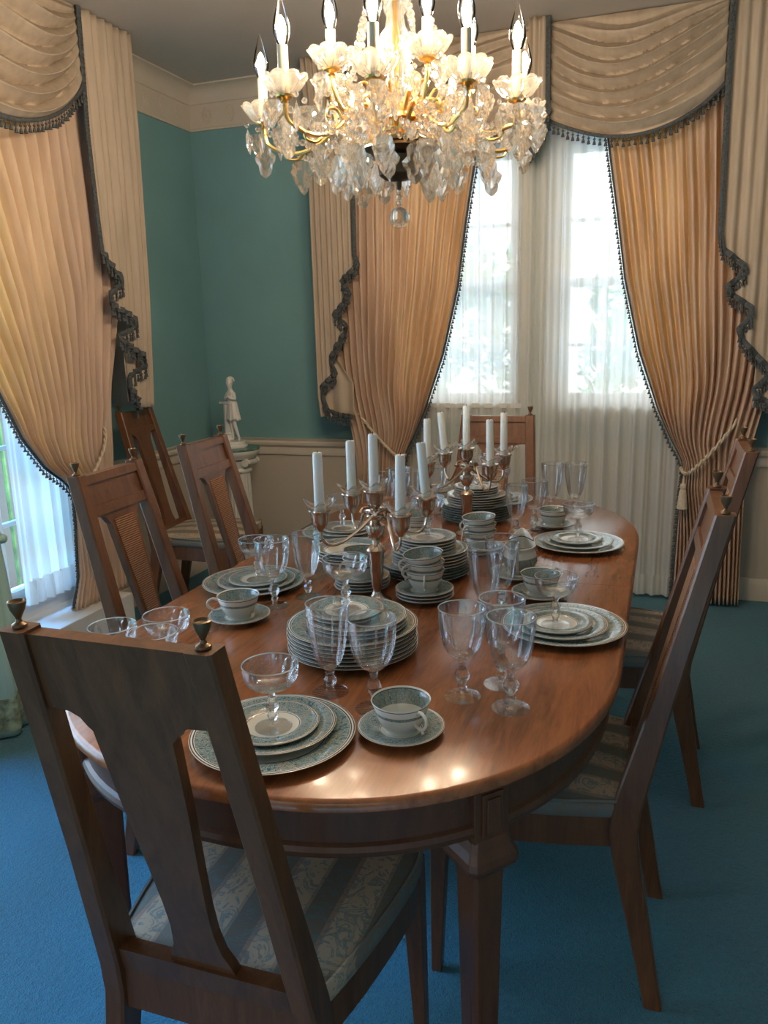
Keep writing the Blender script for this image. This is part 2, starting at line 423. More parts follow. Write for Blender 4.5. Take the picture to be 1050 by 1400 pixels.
# ---------------------------------------------------------------- outdoors
tag(G().box(-14, 14, -6, 22, -.7, -.6205).obj('lawn', 'lawn', smooth=False), 'grass and ground outside the windows', 'ground', kind='stuff')
tag(G().box(-5.2, -5.0, 4.2, 7, -.618, 3.2).obj('garden_wall', 'brick', smooth=False), 'red brick wall seen through the left window', 'wall')
tag(G().box(-3., 3, 6.5, 10, -.62, -.60).obj('driveway', 'paving', smooth=False), 'pale paved strip outside the far window', 'driveway')
def shrub(name, c, r, n, label, group=None):
    g = G(); rr = random.Random(int(c[0] * 10 + c[1] * 7))
    for k in range(n):
        th = rr.uniform(0, 2 * pi); ph = rr.uniform(-.3, 1) ; q = r * rr.uniform(.55, 1)
        p = Vector((c[0] + q * cos(th) * cos(ph), c[1] + q * sin(th) * cos(ph), c[2] + q * sin(ph) * 1.2))
        d = Vector((rr.uniform(-1, 1), rr.uniform(-1, 1), rr.uniform(-.5, 1))).normalized(); s = r * .13
        u = d.cross(Vector((0, 0, 1))).normalized()
        g.add([p, p + d * s + u * s * .45, p + d * s * 2, p + d * s - u * s * .45], [(0, 1, 2, 3)])
    g.tube([(c[0], c[1], -.62), (c[0], c[1], c[2])], r * .08, 6)
    tag(g.obj(name, 'leaf'), label, 'shrub', group)
shrub('garden_shrub', (.3, 11, .9), 1.35, 900, 'round green shrub outside, behind the right half of the sheer')
shrub('garden_shrub', (-3.4, 12.5, 1.0), 1.6, 900, 'round green shrub outside, behind the left half of the sheer')
shrub('wall_creeper', (-4.82, 4.86, 1.15), .20, 160, 'green leafy plant against the brick wall outside the left window')

# ---------------------------------------------------------------- window dressings
def fringe(path, parent, W, spacing=.021, band=.012, tl=.030, name='tassel_fringe', out=.004, push=0., fat=1.):
    """braid ribbon plus hanging tassels along path [(a,d,z)]"""
    pts = [Vector(p) for p in path]; g = G()
    nn = []
    for i, p in enumerate(pts):
        d = pts[min(i + 1, len(pts) - 1)] - pts[max(i - 1, 0)]; d.y = 0; d.normalize(); nn.append(Vector((-d.z, 0, d.x)))
    vs = []; fs = []
    for p, n in zip(pts, nn):
        for (s, o) in ((-1, out), (-.3, out + .004), (.3, out + .004), (1, out), (1, -.002), (-1, -.002)):
            q = p + n * band * s; vs.append(W(q.x, q.y + o, q.z))
    for i in range(len(pts) - 1):
        for k in range(6): fs.append((i * 6 + k, i * 6 + (k + 1) % 6, (i + 1) * 6 + (k + 1) % 6, (i + 1) * 6 + k))
    g.add(vs, fs)
    acc = 0
    for i in range(len(pts) - 1):
        L = (pts[i + 1] - pts[i]).length
        while acc < L:
            p = pts[i].lerp(pts[i + 1], acc / L if L else 0)
            w = Vector(W(p.x + push, p.y + out, p.z - band * .5))
            t = tl * random.uniform(.88, 1.1)
            g.lathe([(.0018, 0), (.0015, -t * .28), (.0048 * fat, -t * .36), (.0048 * fat, -t * .46), (.0022, -t * .52), (.0046 * fat, -t * .72), (.0068 * fat, -t * 1.0), (0, -t * 1.0)], 6, 0, Matrix.Translation(w))
            acc += spacing
        acc -= L
    return g.obj(name, 'fringe', parent)

def drape(name, W, tab, pleats, label, cat, mat='fab', amp=.028, d0=.15, inner_first=True, hem=.02, ztop=2.72, seed=1, fr=True, rope=None, tassel=None, group=None, tie=.72, zfr0=2.4):
    rr = random.Random(seed); ph = [rr.uniform(-.9, .9) for _ in range(pleats + 2)]; am = [rr.uniform(.55, 1.1) for _ in range(pleats + 2)]
    def dep(s, z):
        x = s * pleats; i = int(min(x, pleats - 1)); f = x - i
        a0 = am[i] * (1 - f) + am[i + 1] * f; p0 = ph[i] * (1 - f) + ph[i + 1] * f
        k = 1. if tie is None else .55 + .45 * min(1, abs(z - tie) / .35)
        return d0 + amp * k * a0 * sin(2 * pi * x + p0) + .006 * sin(5.3 * x + 7 * z) + .008 * k * sin(pi * s)
    def P(s, z):
        ai, ao = lerp_table(tab, z)
        k = 1. if tie is None else 1 + .7 * math.exp(-((z - tie) / .25) ** 2)
        q = s ** k
        return (ai + (ao - ai) * q, dep(s, z), z)
    g = G(); nz = 70
    g.grid(lambda u, v: W(*P(u, ztop + (hem - ztop) * v)), pleats * 10, nz)
    o = g.obj(name, mat, smooth=True, auto=80)
    md = o.modifiers.new('thick', 'SOLIDIFY'); md.thickness = .0015
    tag(o, label, cat, group)
    if fr:
        n = 90; zz = [zfr0 + (hem + .02 - zfr0) * k / n for k in range(n + 1)]
        path = [(P(0, z)[0], P(0, z)[1] + .004, z) for z in zz]
        fringe(path, o, W, .024, .008, .028, push=-.013 if tab[0][2] > tab[0][1] else .013, fat=1.25)
    if rope:
        rp = smooth_path([(a, d, z) for a, d, z in rope], 14); r = G()
        for ph0 in (0, pi):
            r.tube([W(p.x + .005 * cos(i * .9 + ph0), p.y + .005 * sin(i * .9 + ph0), p.z + .005 * sin(i * .9 + ph0)) for i, p in enumerate(rp)], .0062, 6)
        t = r.obj('tieback_cord', 'rope', o)
    if tassel:
        g2 = G(); T = Matrix.Translation(W(*tassel))
        g2.lathe([(.004, .05), (.005, .02), (.013, .012), (.016, 0), (.012, -.014), (.016, -.02), (.018, -.03), (.026, -.11), (.020, -.115), (0, -.115)], 18, 0, T, mod=lambda a, k, z: 1 + (.08 * sin(9 * a) if z < -.02 else 0))
        g2.obj('tieback_tassel', 'rope', t)
    return o
C0 = -.62
RT = [(2.72, -.36, .56), (2.277, -.301, .56), (1.946, -.246, .55), (1.64, -.200, .53), (1.29, -.118, .50), (1.0, -.015, .45), (.85, .055, .42), (.76, .105, .405), (.70, .118, .40), (.6, .108, .40), (.3, .10, .402), (.02, .095, .408)]
LT = [(z, 2 * C0 - a, 2 * C0 - b) for z, a, b in RT]
drape('curtain_panel', BW, RT, 17, 'peach tied-back curtain on the right side of the far window', 'curtain', seed=3,
      rope=[(.10, .17, .715), (.13, .215, .695), (.20, .215, .76), (.30, .195, .89), (.385, .11, 1.02), (.41, .01, 1.10)], tassel=(.115, .225, .63))
drape('curtain_panel', BW, LT, 17, 'peach tied-back curtain on the left side of the far window, behind the near candelabra', 'curtain', seed=5,
      rope=[(2 * C0 - a, d, z) for a, d, z in [(.10, .17, .745), (.13, .215, .74), (.20, .215, .80), (.30, .195, .90), (.40, .12, .99), (.44, .01, 1.05)]], tassel=None)
LLT = [(2.72, 1.98, 3.44), (2.2, 2.15, 3.42), (1.6, 2.38, 3.36), (1.21, 2.545, 3.24), (1.02, 2.635, 3.21), (.884, 2.745, 3.20), (.80, 2.86, 3.19), (.74, 2.905, 3.18), (.60, 2.90, 3.18), (.354, 2.87, 3.19), (.15, 2.78, 3.20)]
drape('curtain_panel', LW, LLT, 18, 'peach tied-back curtain at the left window beside the dining chairs', 'curtain', seed=8, d0=.16, hem=.212, tie=.76,
      rope=[(2.88, .16, .79), (2.93, .22, .80), (3.03, .22, .88), (3.12, .19, .98), (3.20, .09, 1.10), (3.24, .01, 1.14)])
# sheers
def sheer(name, W, a0, a1, n, hem, label, seed, d0=.045, ztop=2.5, flare=0.):
    rr = random.Random(seed); ks = [(rr.uniform(.6, 1.3), rr.uniform(0, 6)) for _ in range(4)]
    def P(u, v):
        z = ztop + (hem - ztop) * v; x = u * n
        d = d0 + .013 * sin(2 * pi * x * ks[0][0] + ks[0][1]) + .008 * sin(2 * pi * x * 1.71 + ks[1][1] + 1.2 * v) + .004 * sin(2 * pi * x * .37 + 3 * v)
        return W(a0 + (a1 - a0) * u + flare * v * u + .006 * sin(2 * pi * x * .83 + 2 * v), d, z)
    g = G(); g.grid(P, int(n * 12), 24)
    # doubled hem
    g.grid(lambda u, v: (lambda q: W(*q))((lambda p: p)((a0 + (a1 - a0) * u + flare * u, d0 + .0165 + .013 * sin(2 * pi * u * n * ks[0][0] + ks[0][1]) + .008 * sin(2 * pi * u * n * 1.71 + ks[1][1] + 1.2), hem + .11 * v))), int(n * 10), 2)
    o = g.obj(name, 'sheer', smooth=True, auto=80); return tag(o, label, 'curtain')
sheer('sheer_curtain', BW, -1.50, -.59, 15, .02, 'white sheer curtain hanging behind the far chair, left half of the far window', 4)
sheer('sheer_curtain', BW, -.625, .215, 13, .02, 'white sheer curtain to the floor, right half of the far window', 9, d0=.09)
sheer('sheer_curtain', LW, 2.66, 3.06, 7, .275, 'bluish white sheer curtain standing on the low sill of the left window', 5)

def swag(W, a0, a1, zs0, zs1, label, name='swag_valance', d0=.23, zmid=2.27, seed=1, mir=False):
    rr = random.Random(seed)
    folds = 7.0
    def P(u, v):
        s = sin(pi * min(max(u, 0), 1))
        zs = ZC - .006 - (ZC - (zs0 + (zs1 - zs0) * u)) * v ** 1.7
        zm = ZC - .006 - (ZC - zmid) * (v ** .92)
        z = zs + (zm - zs) * (s ** .8)
        env = min(1, v * 5) * (s ** .55)
        w = v * folds + .25 * sin(2 * pi * u + seed) + .35 * sin(pi * u * 1.5 + v * 4 + seed)
        fold = (abs(sin(pi * w)) ** .62)
        d = d0 + .012 + env * (.006 + .082 * fold) + .02 * s * v
        z -= env * .012 * sin(2 * pi * w)
        return (a0 + (a1 - a0) * u, d, z)
    g = G(); g.grid(lambda u, v: W(*P(u, v)), 56, 120)
    o = g.obj(name, 'fab2', smooth=True, auto=85)
    md = o.modifiers.new('thick', 'SOLIDIFY'); md.thickness = .002
    tag(o, label, 'valance')
    path = [(lambda p: (p[0], p[1] + .006, p[2] - .006))(P(k / 60, 1)) for k in range(61)]
    fringe(path, o, W, .026, .008, .042, fat=1.25)
    return o
swag(BW, -.600, .198, 2.40, 2.46, 'draped peach swag over the right half of the far window', seed=2)
swag(BW, -1.585, -.640, 2.46, 2.40, 'draped peach swag behind the chandelier, over the left half of the far window', seed=3)
swag(LW, 2.02, 3.135, 2.46, 2.50, 'draped peach swag over the left window, cut by the photo edge', seed=5, zmid=2.235)

def jabot(W, outer, edge, label, flat=(), sgn=1, d0=.25, pl=7, back=None, group=None, seed=1):
    """outer: [(z,a)] table; edge: descending (z,a) inner zigzag edge"""
    def D(a, z, s): return d0 + .010 * sin(2 * pi * s * pl + seed) + .005 * sin(2 * pi * s * pl * .43 + 2 * z)
    zs = []
    for a, b in zip(edge, edge[1:]):
        n = max(2, int((a[0] - b[0]) / .03))
        zs += [a[0] + (b[0] - a[0]) * k / n for k in range(n)]
    zs.append(edge[-1][0])
    g = G(); NC = 60; vs = []; fs = []
    for z in zs:
        ao = lerp_table(outer, z)[0]; ai = lerp_table(edge, z)[0]
        a_top = edge[0][1]; a_ext = (max if a_top > ao else min)(q[1] for q in edge)
        for k in range(NC + 1):
            a = ao + (a_ext - ao) * k / NC; a = min(a, ai) if a_top > ao else max(a, ai); s = (a - ao) / (a_top - ao + 1e-6)
            vs.append(W(a, D(a, z, s), z))
    for j in range(len(zs) - 1):
        for k in range(NC): fs.append((j * (NC + 1) + k, j * (NC + 1) + k + 1, (j + 1) * (NC + 1) + k + 1, (j + 1) * (NC + 1) + k))
    g.add(vs, fs)
    # return side to the wall
    g.grid(lambda u, v: W(lerp_table(outer, zs[0] + (zs[-1] - zs[0]) * v)[0] - 0 * sgn, (d0 + .004) * u + .004, zs[0] + (zs[-1] - zs[0]) * v), 2, 20)
    if back:
        z0, z1, ain = back
        g.grid(lambda u, v: W(lerp_table(outer, z0)[0] + (ain(z0 + (z1 - z0) * v) - lerp_table(outer, z0)[0]) * u, d0 - .035 + .008 * sin(14 * u), z0 + (z1 - z0) * v), 30, 20)
    o = g.obj('jabot_valance', 'fab2', smooth=True, auto=85)
    md = o.modifiers.new('thick', 'SOLIDIFY'); md.thickness = .002
    tag(o, label, 'valance')
    path = []
    for a, b in zip(edge, edge[1:]):
        L = math.hypot(a[0] - b[0], a[1] - b[1]); n = max(1, int(L / .015))
        for k in range(n):
            z = a[0] + (b[0] - a[0]) * k / n; aa = a[1] + (b[1] - a[1]) * k / n
            ao = lerp_table(outer, z)[0]; path.append((aa, D(aa, z, (aa - ao) / (edge[0][1] - ao + 1e-6)) + .008, z))
    path.append((edge[-1][1], d0 + .012, edge[-1][0]))
    fringe(path, o, W, .019, .013, .046, fat=1.2)
    return o
e1 = [(2.785, -1.600), (2.14, -1.563), (1.811, -1.566), (1.765, -1.553), (1.684, -1.650), (1.617, -1.604), (1.514, -1.695), (1.446, -1.626), (1.28, -1.731), (1.20, -1.706), (1.12, -1.798), (1.00, -1.762), (.975, -1.70), (.962, -1.609)]
o1 = [(2.785, -1.835), (2.409, -1.812), (1.899, -1.815), (1.08, -1.812), (.96, -1.800)]
jabot(BW, o1, e1, 'peach jabot with slate zigzag fringe at the far window beside the blue corner', back=(1.33, .965, lambda z: min(-1.612, -1.74 + (1.33 - z) * .7)), seed=1)
e2 = [(2.785, .206), (2.388, .206), (1.808, .212), (1.744, .225), (1.669, .318), (1.637, .330), (1.576, .254), (1.543, .274), (1.481, .362), (1.442, .367), (1.385, .316), (1.335, .334), (1.217, .444), (1.18, .47), (1.11, .40), (1.08, .41), (.99, .56)]
o2 = [(2.785, .575), (1.9, .575), (.98, .575)]
jabot(BW, o2, e2, 'peach jabot with zigzag fringe at the right edge of the far window', back=(1.3, 1.02, lambda z: .40), seed=2)
e3 = [(2.785, 3.142), (2.294, 3.136), (1.796, 3.142), (1.751, 3.186), (1.707, 3.246), (1.659, 3.262), (1.613, 3.156), (1.574, 3.170), (1.511, 3.335), (1.470, 3.335), (1.434, 3.218), (1.400, 3.238), (1.326, 3.399), (1.285, 3.380), (1.24, 3.248), (1.188, 3.250), (1.131, 3.312), (1.085, 3.285)]
o3 = [(2.785, 3.50), (2.374, 3.50), (1.635, 3.475), (1.08, 3.43)]
jabot(LW, o3, e3, 'peach jabot with zigzag fringe at the left window, above the corner chair', d0=.25, back=(1.35, 1.12, lambda z: 3.27), seed=3)
ec = [(2.785, -.572), (2.42, -.568), (2.39, -.560), (2.345, -.592), (2.31, -.575), (2.20, -.655)]
oc = [(2.785, -.655), (2.40, -.66), (2.19, -.70)]
jabot(BW, oc, ec, 'narrow peach centre jabot between the two swags of the far window', d0=.335, pl=2, seed=4)

# ---------------------------------------------------------------- dining table
TX, TY0, TY1, HW, CB = -.61, .925, 3.18, .56, .65
YC0, YC1 = TY0 + CB, TY1 - CB
def outline(inset=0., y0=None, y1=None, n=96):
    pts = []; a_, b_ = HW - inset, CB - inset; e = 2 / 2.3
    for k in range(n):
        t = 2 * pi * k / n; c, s_ = cos(t), sin(t)
        x = TX + a_ * (abs(c) ** e) * (1 if c >= 0 else -1)
        y = b_ * (abs(s_) ** e) * (1 if s_ >= 0 else -1)
        pts.append((x, (YC1 if s_ >= 0 else YC0) + y))
    if y0 is not None:
        out = []
        m = len(pts)
        for i in range(m):
            p, q = pts[i], pts[(i + 1) % m]
            if y0 <= p[1] <= y1: out.append(p)
            for yy in ((y0, y1) if q[1] > p[1] else (y1, y0)):
                if (p[1] - yy) * (q[1] - yy) < 0:
                    k = (yy - p[1]) / (q[1] - p[1]); out.append((p[0] + (q[0] - p[0]) * k, yy))
        pts = out
    return pts
table = tag(empty('dining_table', (TX, 2.05, 0)), 'long oval cherry wood dining table with inset leaves, laid with china', 'table')
TI = Matrix.Translation((-TX, -2.05, 0))
def top_piece(y0, y1, nm):
    g = G()
    prof = [(.010, .735), (0, .742), (0, .752), (.004, .7585), (.009, .7605)]
    rings = [outline(i, y0, y1) for i, z in prof]
    n = min(len(r) for r in rings)
    if len(set(len(r) for r in rings)) != 1: rings = [rings[1]] * len(prof)
    vs = [(x, y, z) for r, (i, z) in zip(rings, prof) for x, y in r]; fs = []
    for a in range(len(prof) - 1):
        for i in range(n):
            j = (i + 1) % n; fs.append((a * n + i, a * n + j, (a + 1) * n + j, (a + 1) * n + i))
    fs += [tuple(range(n))[::-1], tuple((len(prof) - 1) * n + i for i in range(n))]
    g.add(vs, fs, 0, TI); return g.obj(nm, 'tabletop', table, auto=50)
top_piece(.5, 1.759, 'tabletop'); top_piece(1.7604, 2.0616, 'table_leaf'); top_piece(2.063, 2.3743, 'table_leaf'); top_piece(2.3757, 4, 'tabletop')
g = G(); ap = [(.030, .735), (.030, .672), (.024, .668), (.021, .660), (.024, .650), (.034, .645), (.055, .645), (.055, .735)]
rings = [outline(i) for i, z in ap]; n = len(rings[0])
g.add([(x, y, z) for r, (i, z) in zip(rings, ap) for x, y in r], [(a * n + i, a * n + (i + 1) % n, ((a + 1) % 8) * n + (i + 1) % n, ((a + 1) % 8) * n + i) for a in range(8) for i in range(n)], 0, TI)
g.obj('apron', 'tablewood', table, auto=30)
for sx, ly, sy in ((1, 1.122, -1), (-1, 1.122, -1), (1, 2.983, 1), (-1, 2.983, 1)):
    g = G(); cx, cy = TX + sx * .365, ly
    T = TI @ Matrix.Translation((cx, cy, 0)) @ Matrix.Rotation(radians(48 * sx * -sy), 4, 'Z')
    def sq(r): return [(r, r * .8), (r * .8, r), (-r * .8, r), (-r, r * .8), (-r, -r * .8), (-r * .8, -r), (r * .8, -r), (r, -r * .8)]
    lv = [(.030, .645), (.036, .640), (.040, .625), (.047, .612), (.049, .600), (.046, .592), (.031, .575), (.029, .55), (.024, .25), (.018, 0)]
    vs = [(x, y, z) for r, z in lv for x, y in sq(r)]
    fs = [(a * 8 + i, a * 8 + (i + 1) % 8, (a + 1) * 8 + (i + 1) % 8, (a + 1) * 8 + i) for a in range(len(lv) - 1) for i in range(8)] + [tuple(range(8)), tuple(range((len(lv) - 1) * 8, len(lv) * 8))]
    g.add(vs, fs, 0, T)
    g.box(-.033, .033, -.033, .033, .62, .735, 0, T)
    for r in range(4):
        R4 = T @ Matrix.Rotation(r * pi / 2, 4, 'Z'); g.box(-.020, .020, .033, .037, .648, .722, 0, R4); g.box(-.013, .013, .037, .040, .656, .714, 0, R4)
        g.box(-.011, .011, .020, .026, .20, .53, 0, R4)
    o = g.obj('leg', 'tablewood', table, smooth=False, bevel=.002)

# ---------------------------------------------------------------- dining chairs
def make_chair():
    e = empty('dining_chair')
    py = lambda z: lerp_table([(1.07, -.080), (.455, .070), (.40, .076), (.33, .066), (.18, .035), (0, 0)], z)[0]
    hx = lambda z: lerp_table([(1.07, .132), (.455, .168), (.30, .172), (0, .180)], z)[0]
    for s in (-1, 1):
        g = G(); zs = [0, .06, .12, .18, .24, .30, .34, .37, .40, .43, .455, .50, .70, .90, 1.07]
        vs = []
        for z in zs:
            hd = .019 + .011 * max(0, 1 - abs(z - .42) / .35); hw = .0150 + .0035 * min(1, z / .4)
            cx, cy = s * hx(z), py(z); q = .004
            vs += [(cx - hw + q, cy - hd, z), (cx + hw - q, cy - hd, z), (cx + hw, cy - hd + q, z), (cx + hw, cy + hd - q, z), (cx + hw - q, cy + hd, z), (cx - hw + q, cy + hd, z), (cx - hw, cy + hd - q, z), (cx - hw, cy - hd + q, z)]
        fs = [(a * 8 + i, a * 8 + (i + 1) % 8, (a + 1) * 8 + (i + 1) % 8, (a + 1) * 8 + i) for a in range(len(zs) - 1) for i in range(8)] + [tuple(range(7, -1, -1)), tuple((len(zs) - 1) * 8 + i for i in range(8))]
        g.add(vs, fs); g.obj('rear_leg', 'chairwood', e, auto=25)
        g = G()   # front leg
        lv = [(.0, .0115), (.36, .019), (.44, .020)]
        vs = []
        for z, r in lv:
            cx, cy = s * (.205 + .012 * (1 - z / .44)), .455 + .01 * (1 - z / .44)
            vs += [(cx - r, cy - r, z), (cx + r, cy - r, z), (cx + r, cy + r, z), (cx - r, cy + r, z)]
        g.add(vs, [(a * 4 + i, a * 4 + (i + 1) % 4, (a + 1) * 4 + (i + 1) % 4, (a + 1) * 4 + i) for a in range(2) for i in range(4)] + [(3, 2, 1, 0), (8, 9, 10, 11)])
        g.obj('front_leg', 'chairwood', e, smooth=False, bevel=.002)
        g = G(); g.lathe([(0, -.006), (.013, -.004), (.0125, 0), (.006, .004), (.0045, .009), (.007, .015), (.0125, .026), (.0150, .036), (.0155, .040), (.0125, .041), (.010, .037), (0, .036)], 20, 0, Matrix.Translation((s * hx(1.07), py(1.07), 1.0745)) @ Matrix.Scale(.74, 4))
        g.obj('finial', 'finial', e)
    # seat rails and cushion
    def seat_out(grow=0., n=8):
        pts = []
        ctl = [(-.172, .062), (-.205, .20), (-.226, .34), (-.228, .43), (-.200, .475), (-.10, .492), (0, .497), (.10, .492), (.200, .475), (.228, .43), (.226, .34), (.205, .20), (.172, .062)]
        cx, cy = 0, .28
        for p in smooth_path([(x, y, 0) for x, y in ctl], 4):
            d = Vector((p.x - cx, p.y - cy, 0)).normalized(); pts.append((p.x + d.x * grow, p.y + d.y * grow))
        return pts
    g = G(); a_ = seat_out(-.004); b_ = seat_out(-.026); n = len(a_)
    lv = [(a_, .362), (a_, .432), (b_, .432), (b_, .362)]
    g.add([(x, y, z) for r, z in lv for x, y in r], [(a * n + i, a * n + (i + 1) % n, ((a + 1) % 4) * n + (i + 1) % n, ((a + 1) % 4) * n + i) for a in range(4) for i in range(n)])
    g.obj('seat_rail', 'chairwood', e, auto=40)
    g = G(); lv = [(-.01, .424, 1), (.004, .436, 1), (.006, .456, 1), (.001, .470, 1)]
    rings = [[(x, y, z) for x, y in seat_out(gr)] for gr, z, _ in lv]
    for k in (.93, .8, .6, .35, .12): rings.append([(x * k, .28 + (y - .28) * k, .470 + .020 * (1 - k * k)) for x, y in seat_out(.001)])
    vs = [p for r in rings for p in r]
    fs = [(a * n + i, a * n + (i + 1) % n, (a + 1) * n + (i + 1) % n, (a + 1) * n + i) for a in range(len(rings) - 1) for i in range(n)] + [tuple(range(n))[::-1], tuple((len(rings) - 1) * n + i for i in range(n))]
    cu = g.add(vs, fs).obj('seat_cushion', 'brocade', e, auto=80)
    g = G(); pp = [(x, y, .470) for x, y in seat_out(.003)]; g.tube(pp + pp[:1], .0042, 6, cap=False); g.obj('piping', 'brocade', cu)
    # back in the leaning plane: map (x, z) -> y with front/back offsets
    def slab(g, pts, d0, d1, mi=0):
        n = len(pts); vs = [(x, py(z) + d0, z) for x, z in pts] + [(x, py(z) + d1, z) for x, z in pts]
        g.add(vs, [(i, (i + 1) % n, n + (i + 1) % n, n + i) for i in range(n)] + [tuple(range(n))[::-1], tuple(range(n, 2 * n))], mi)
    g = G(); w = .118
    zb = .962
    crest = [(-w, 1.066), (w, 1.066), (w + .004, .99), (w + .008, .952), (w - .004, .955), (.088, .953), (.074, .945), (.066, .932), (.060, .926), (-.060, .926), (-.066, .932), (-.074, .945), (-.088, .953), (-w + .004, .955), (-w - .008, .952), (-w - .004, .99)]
    slab(g, crest, -.010, .008)
    slab(g, [(-w, 1.066), (w, 1.066), (w, 1.044), (-w, 1.044)], .008, .015)
    slab(g, [(-w, .985), (w, .985), (w + .008, .958), (-w - .008, .958)], .008, .014)
    g.obj('crest_rail', 'chairwood', e, smooth=False)
    half = [(.926, .060), (.90, .0585), (.80, .052), (.70, .043), (.62, .037), (.57, .036), (.53, .041), (.505, .052), (.488, .056)]
    g = G(); R_ = [(h, z) for z, h in half]; L_ = [(-h, z) for z, h in half[::-1]]
    slab(g, R_ + L_, -.010, .008); sp = g.obj('splat', 'chairwood', e, smooth=False)
    g = G(); hh = [(.935, .046), (.90, .0455), (.80, .039), (.70, .030), (.62, .024), (.575, .0225)]
    slab(g, [(h, z) for z, h in hh] + [(-h, z) for z, h in hh[::-1]], .006, .0105)
    g.obj('cane_panel', 'cane', sp, smooth=False)
    g = G()
    for yo0, yo1, z0, z1 in ((-.016, .012, .445, .490),):
        slab(g, [(-.158, z0), (.158, z0), (.153, z1), (-.153, z1)], yo0, yo1)
    g.obj('back_stretcher', 'chairwood', e, smooth=False)
    g = G(); slab(g, [(-.156, .37), (.156, .37), (.156, .444), (-.156, .444)], -.014, .010); g.obj('rear_rail', 'chairwood', e, smooth=False)
    return e
chair = Proto(make_chair())
GC = None
def place_chair(topx, topy, rot, label):
    """rot: facing angle of +Y; top centre of the back given, feet derived"""
    f = Vector((-sin(rot), cos(rot)))
    return chair.put((topx + f.x * .08, topy + f.y * .08, 0), rot, label, 'chair', 'dining chairs')
place_chair(-.616, .745, radians(0), 'dark walnut dining chair in the foreground with its back to the viewer')
place_chair(.120, 1.715, radians(90), 'walnut dining chair on the right side of the table, nearer one')
place_chair(.237, 2.525, radians(90), 'walnut dining chair on the right side of the table, farther one by the curtain')
place_chair(-1.452, 1.825, radians(-87), 'cane-back walnut dining chair on the left side of the table, nearer one')
place_chair(-1.497, 2.400, radians(-87), 'cane-back walnut dining chair on the left side of the table, farther one before the pedestal')
cc = place_chair(-2.49, 3.385, radians(-84), 'walnut dining chair with solid wood splat set back against the left wall near the corner')
for part in kids(cc):
    for sub in kids(part):
        if sub.name.startswith('cane_panel'): bpy.data.objects.remove(sub)
place_chair(-.640, 3.285, radians(180), 'walnut dining chair at the far head of the table before the sheers')

# ---------------------------------------------------------------- china
Z0 = .7607
def plate_mesh(name, R, mat, rimh=.017, well=.66):
    w = R * well
    prof = [(0, .002), (w * .80, .002), (w * .84, 0), (w * .90, 0), (w * .93, .003), (w * 1.02, .0065), (R * .97, rimh - .0035), (R, rimh - .001), (R, rimh), (R * .985, rimh + .0006), (w * 1.08, .0115), (w * .98, .0082), (w * .9, .0072), (0, .0072)]
    return G().lathe(prof, 72).obj(name, mat, auto=60)
P_d = Proto(plate_mesh('dinner_plate', .137, 'dinner')); P_l = Proto(plate_mesh('luncheon_plate', .124, 'dinner', .016))
P_s = Proto(plate_mesh('salad_plate', .105, 'salad', .015, .62)); P_b = Proto(plate_mesh('bread_plate', .078, 'bread', .013, .6))
P_sau = Proto(plate_mesh('saucer', .073, 'saucer', .016, .5)); P_sau.root.name = 'saucer'
def soup_bowl():
    prof = [(0, .002), (.030, .002), (.033, 0), (.037, 0), (.040, .004), (.062, .020), (.078, .034), (.095, .040), (.095, .042), (.077, .037), (.060, .024), (.038, .007), (0, .006)]
    return G().lathe(prof, 64).obj('soup_bowl', 'bowlc', auto=60)
P_bowl = Proto(soup_bowl())
def cup():
    e = empty('teacup')
    g = G(); g.lathe([(0, .003), (.022, .003), (.0235, 0), (.0265, 0), (.027, .005), (.034, .012), (.041, .026), (.0455, .042), (.0500, .055), (.0497, .0556), (.0488, .0553)], 48, 0)
    g.lathe([(.0488, .0553), (.0440, .042), (.0393, .0265), (.032, .0140), (.024, .0075), (0, .006)], 48, 1)
    g.obj('cup_bowl', ['cupout', 'cupin'], e, auto=60)
    g = G(); pts = smooth_path([(.044, 0, .046), (.058, 0, .052), (.070, 0, .046), (.070, 0, .034), (.060, 0, .024), (.048, 0, .022), (.040, 0, .024)], 6)
    g.tube(pts, lambda u: .0030 - .0006 * sin(pi * u), 8, flat=1.2); g.ball((.061, 0, .0195), .003, 8, 5)
    g.obj('cup_handle', 'cream', e)
    return e
P_cup = Proto(cup())
ORD = ['topmost', 'second from the top', 'third from the top', 'fourth from the top', 'fifth from the top', 'sixth from the top', 'seventh from the top', 'eighth from the top', 'ninth from the top']
def stack(proto, x, y, z, n, step, kind, where, group, jit=.0015, cat='plate'):
    rr = random.Random(int(abs(x) * 1000 + abs(y) * 100 + n))
    for k in range(n):
        t = n - 1 - k
        w = ORD[t] if k or n == 1 else 'bottom one'
        if n == 1: w = 'single'
        proto.put((x + rr.uniform(-jit, jit), y + rr.uniform(-jit, jit), z + k * step), rr.uniform(0, 6.28), '%s, %s in %s' % (kind, w, where), cat, group)
    return z + n * step
def setting(d, s, b, where):
    P_d.put((*d, Z0), .3, 'turquoise-rimmed dinner plate under two smaller plates, ' + where, 'plate', 'place setting plates')
    P_s.put((*s, Z0 + .0082), 1.1, 'turquoise-rimmed salad plate in the middle of three, ' + where, 'plate', 'place setting plates')
    P_b.put((*b, Z0 + .0160), 2.1, 'small turquoise-rimmed bread plate under a coupe glass, ' + where, 'plate', 'place setting plates')
    return Z0 + .0160 + .0073
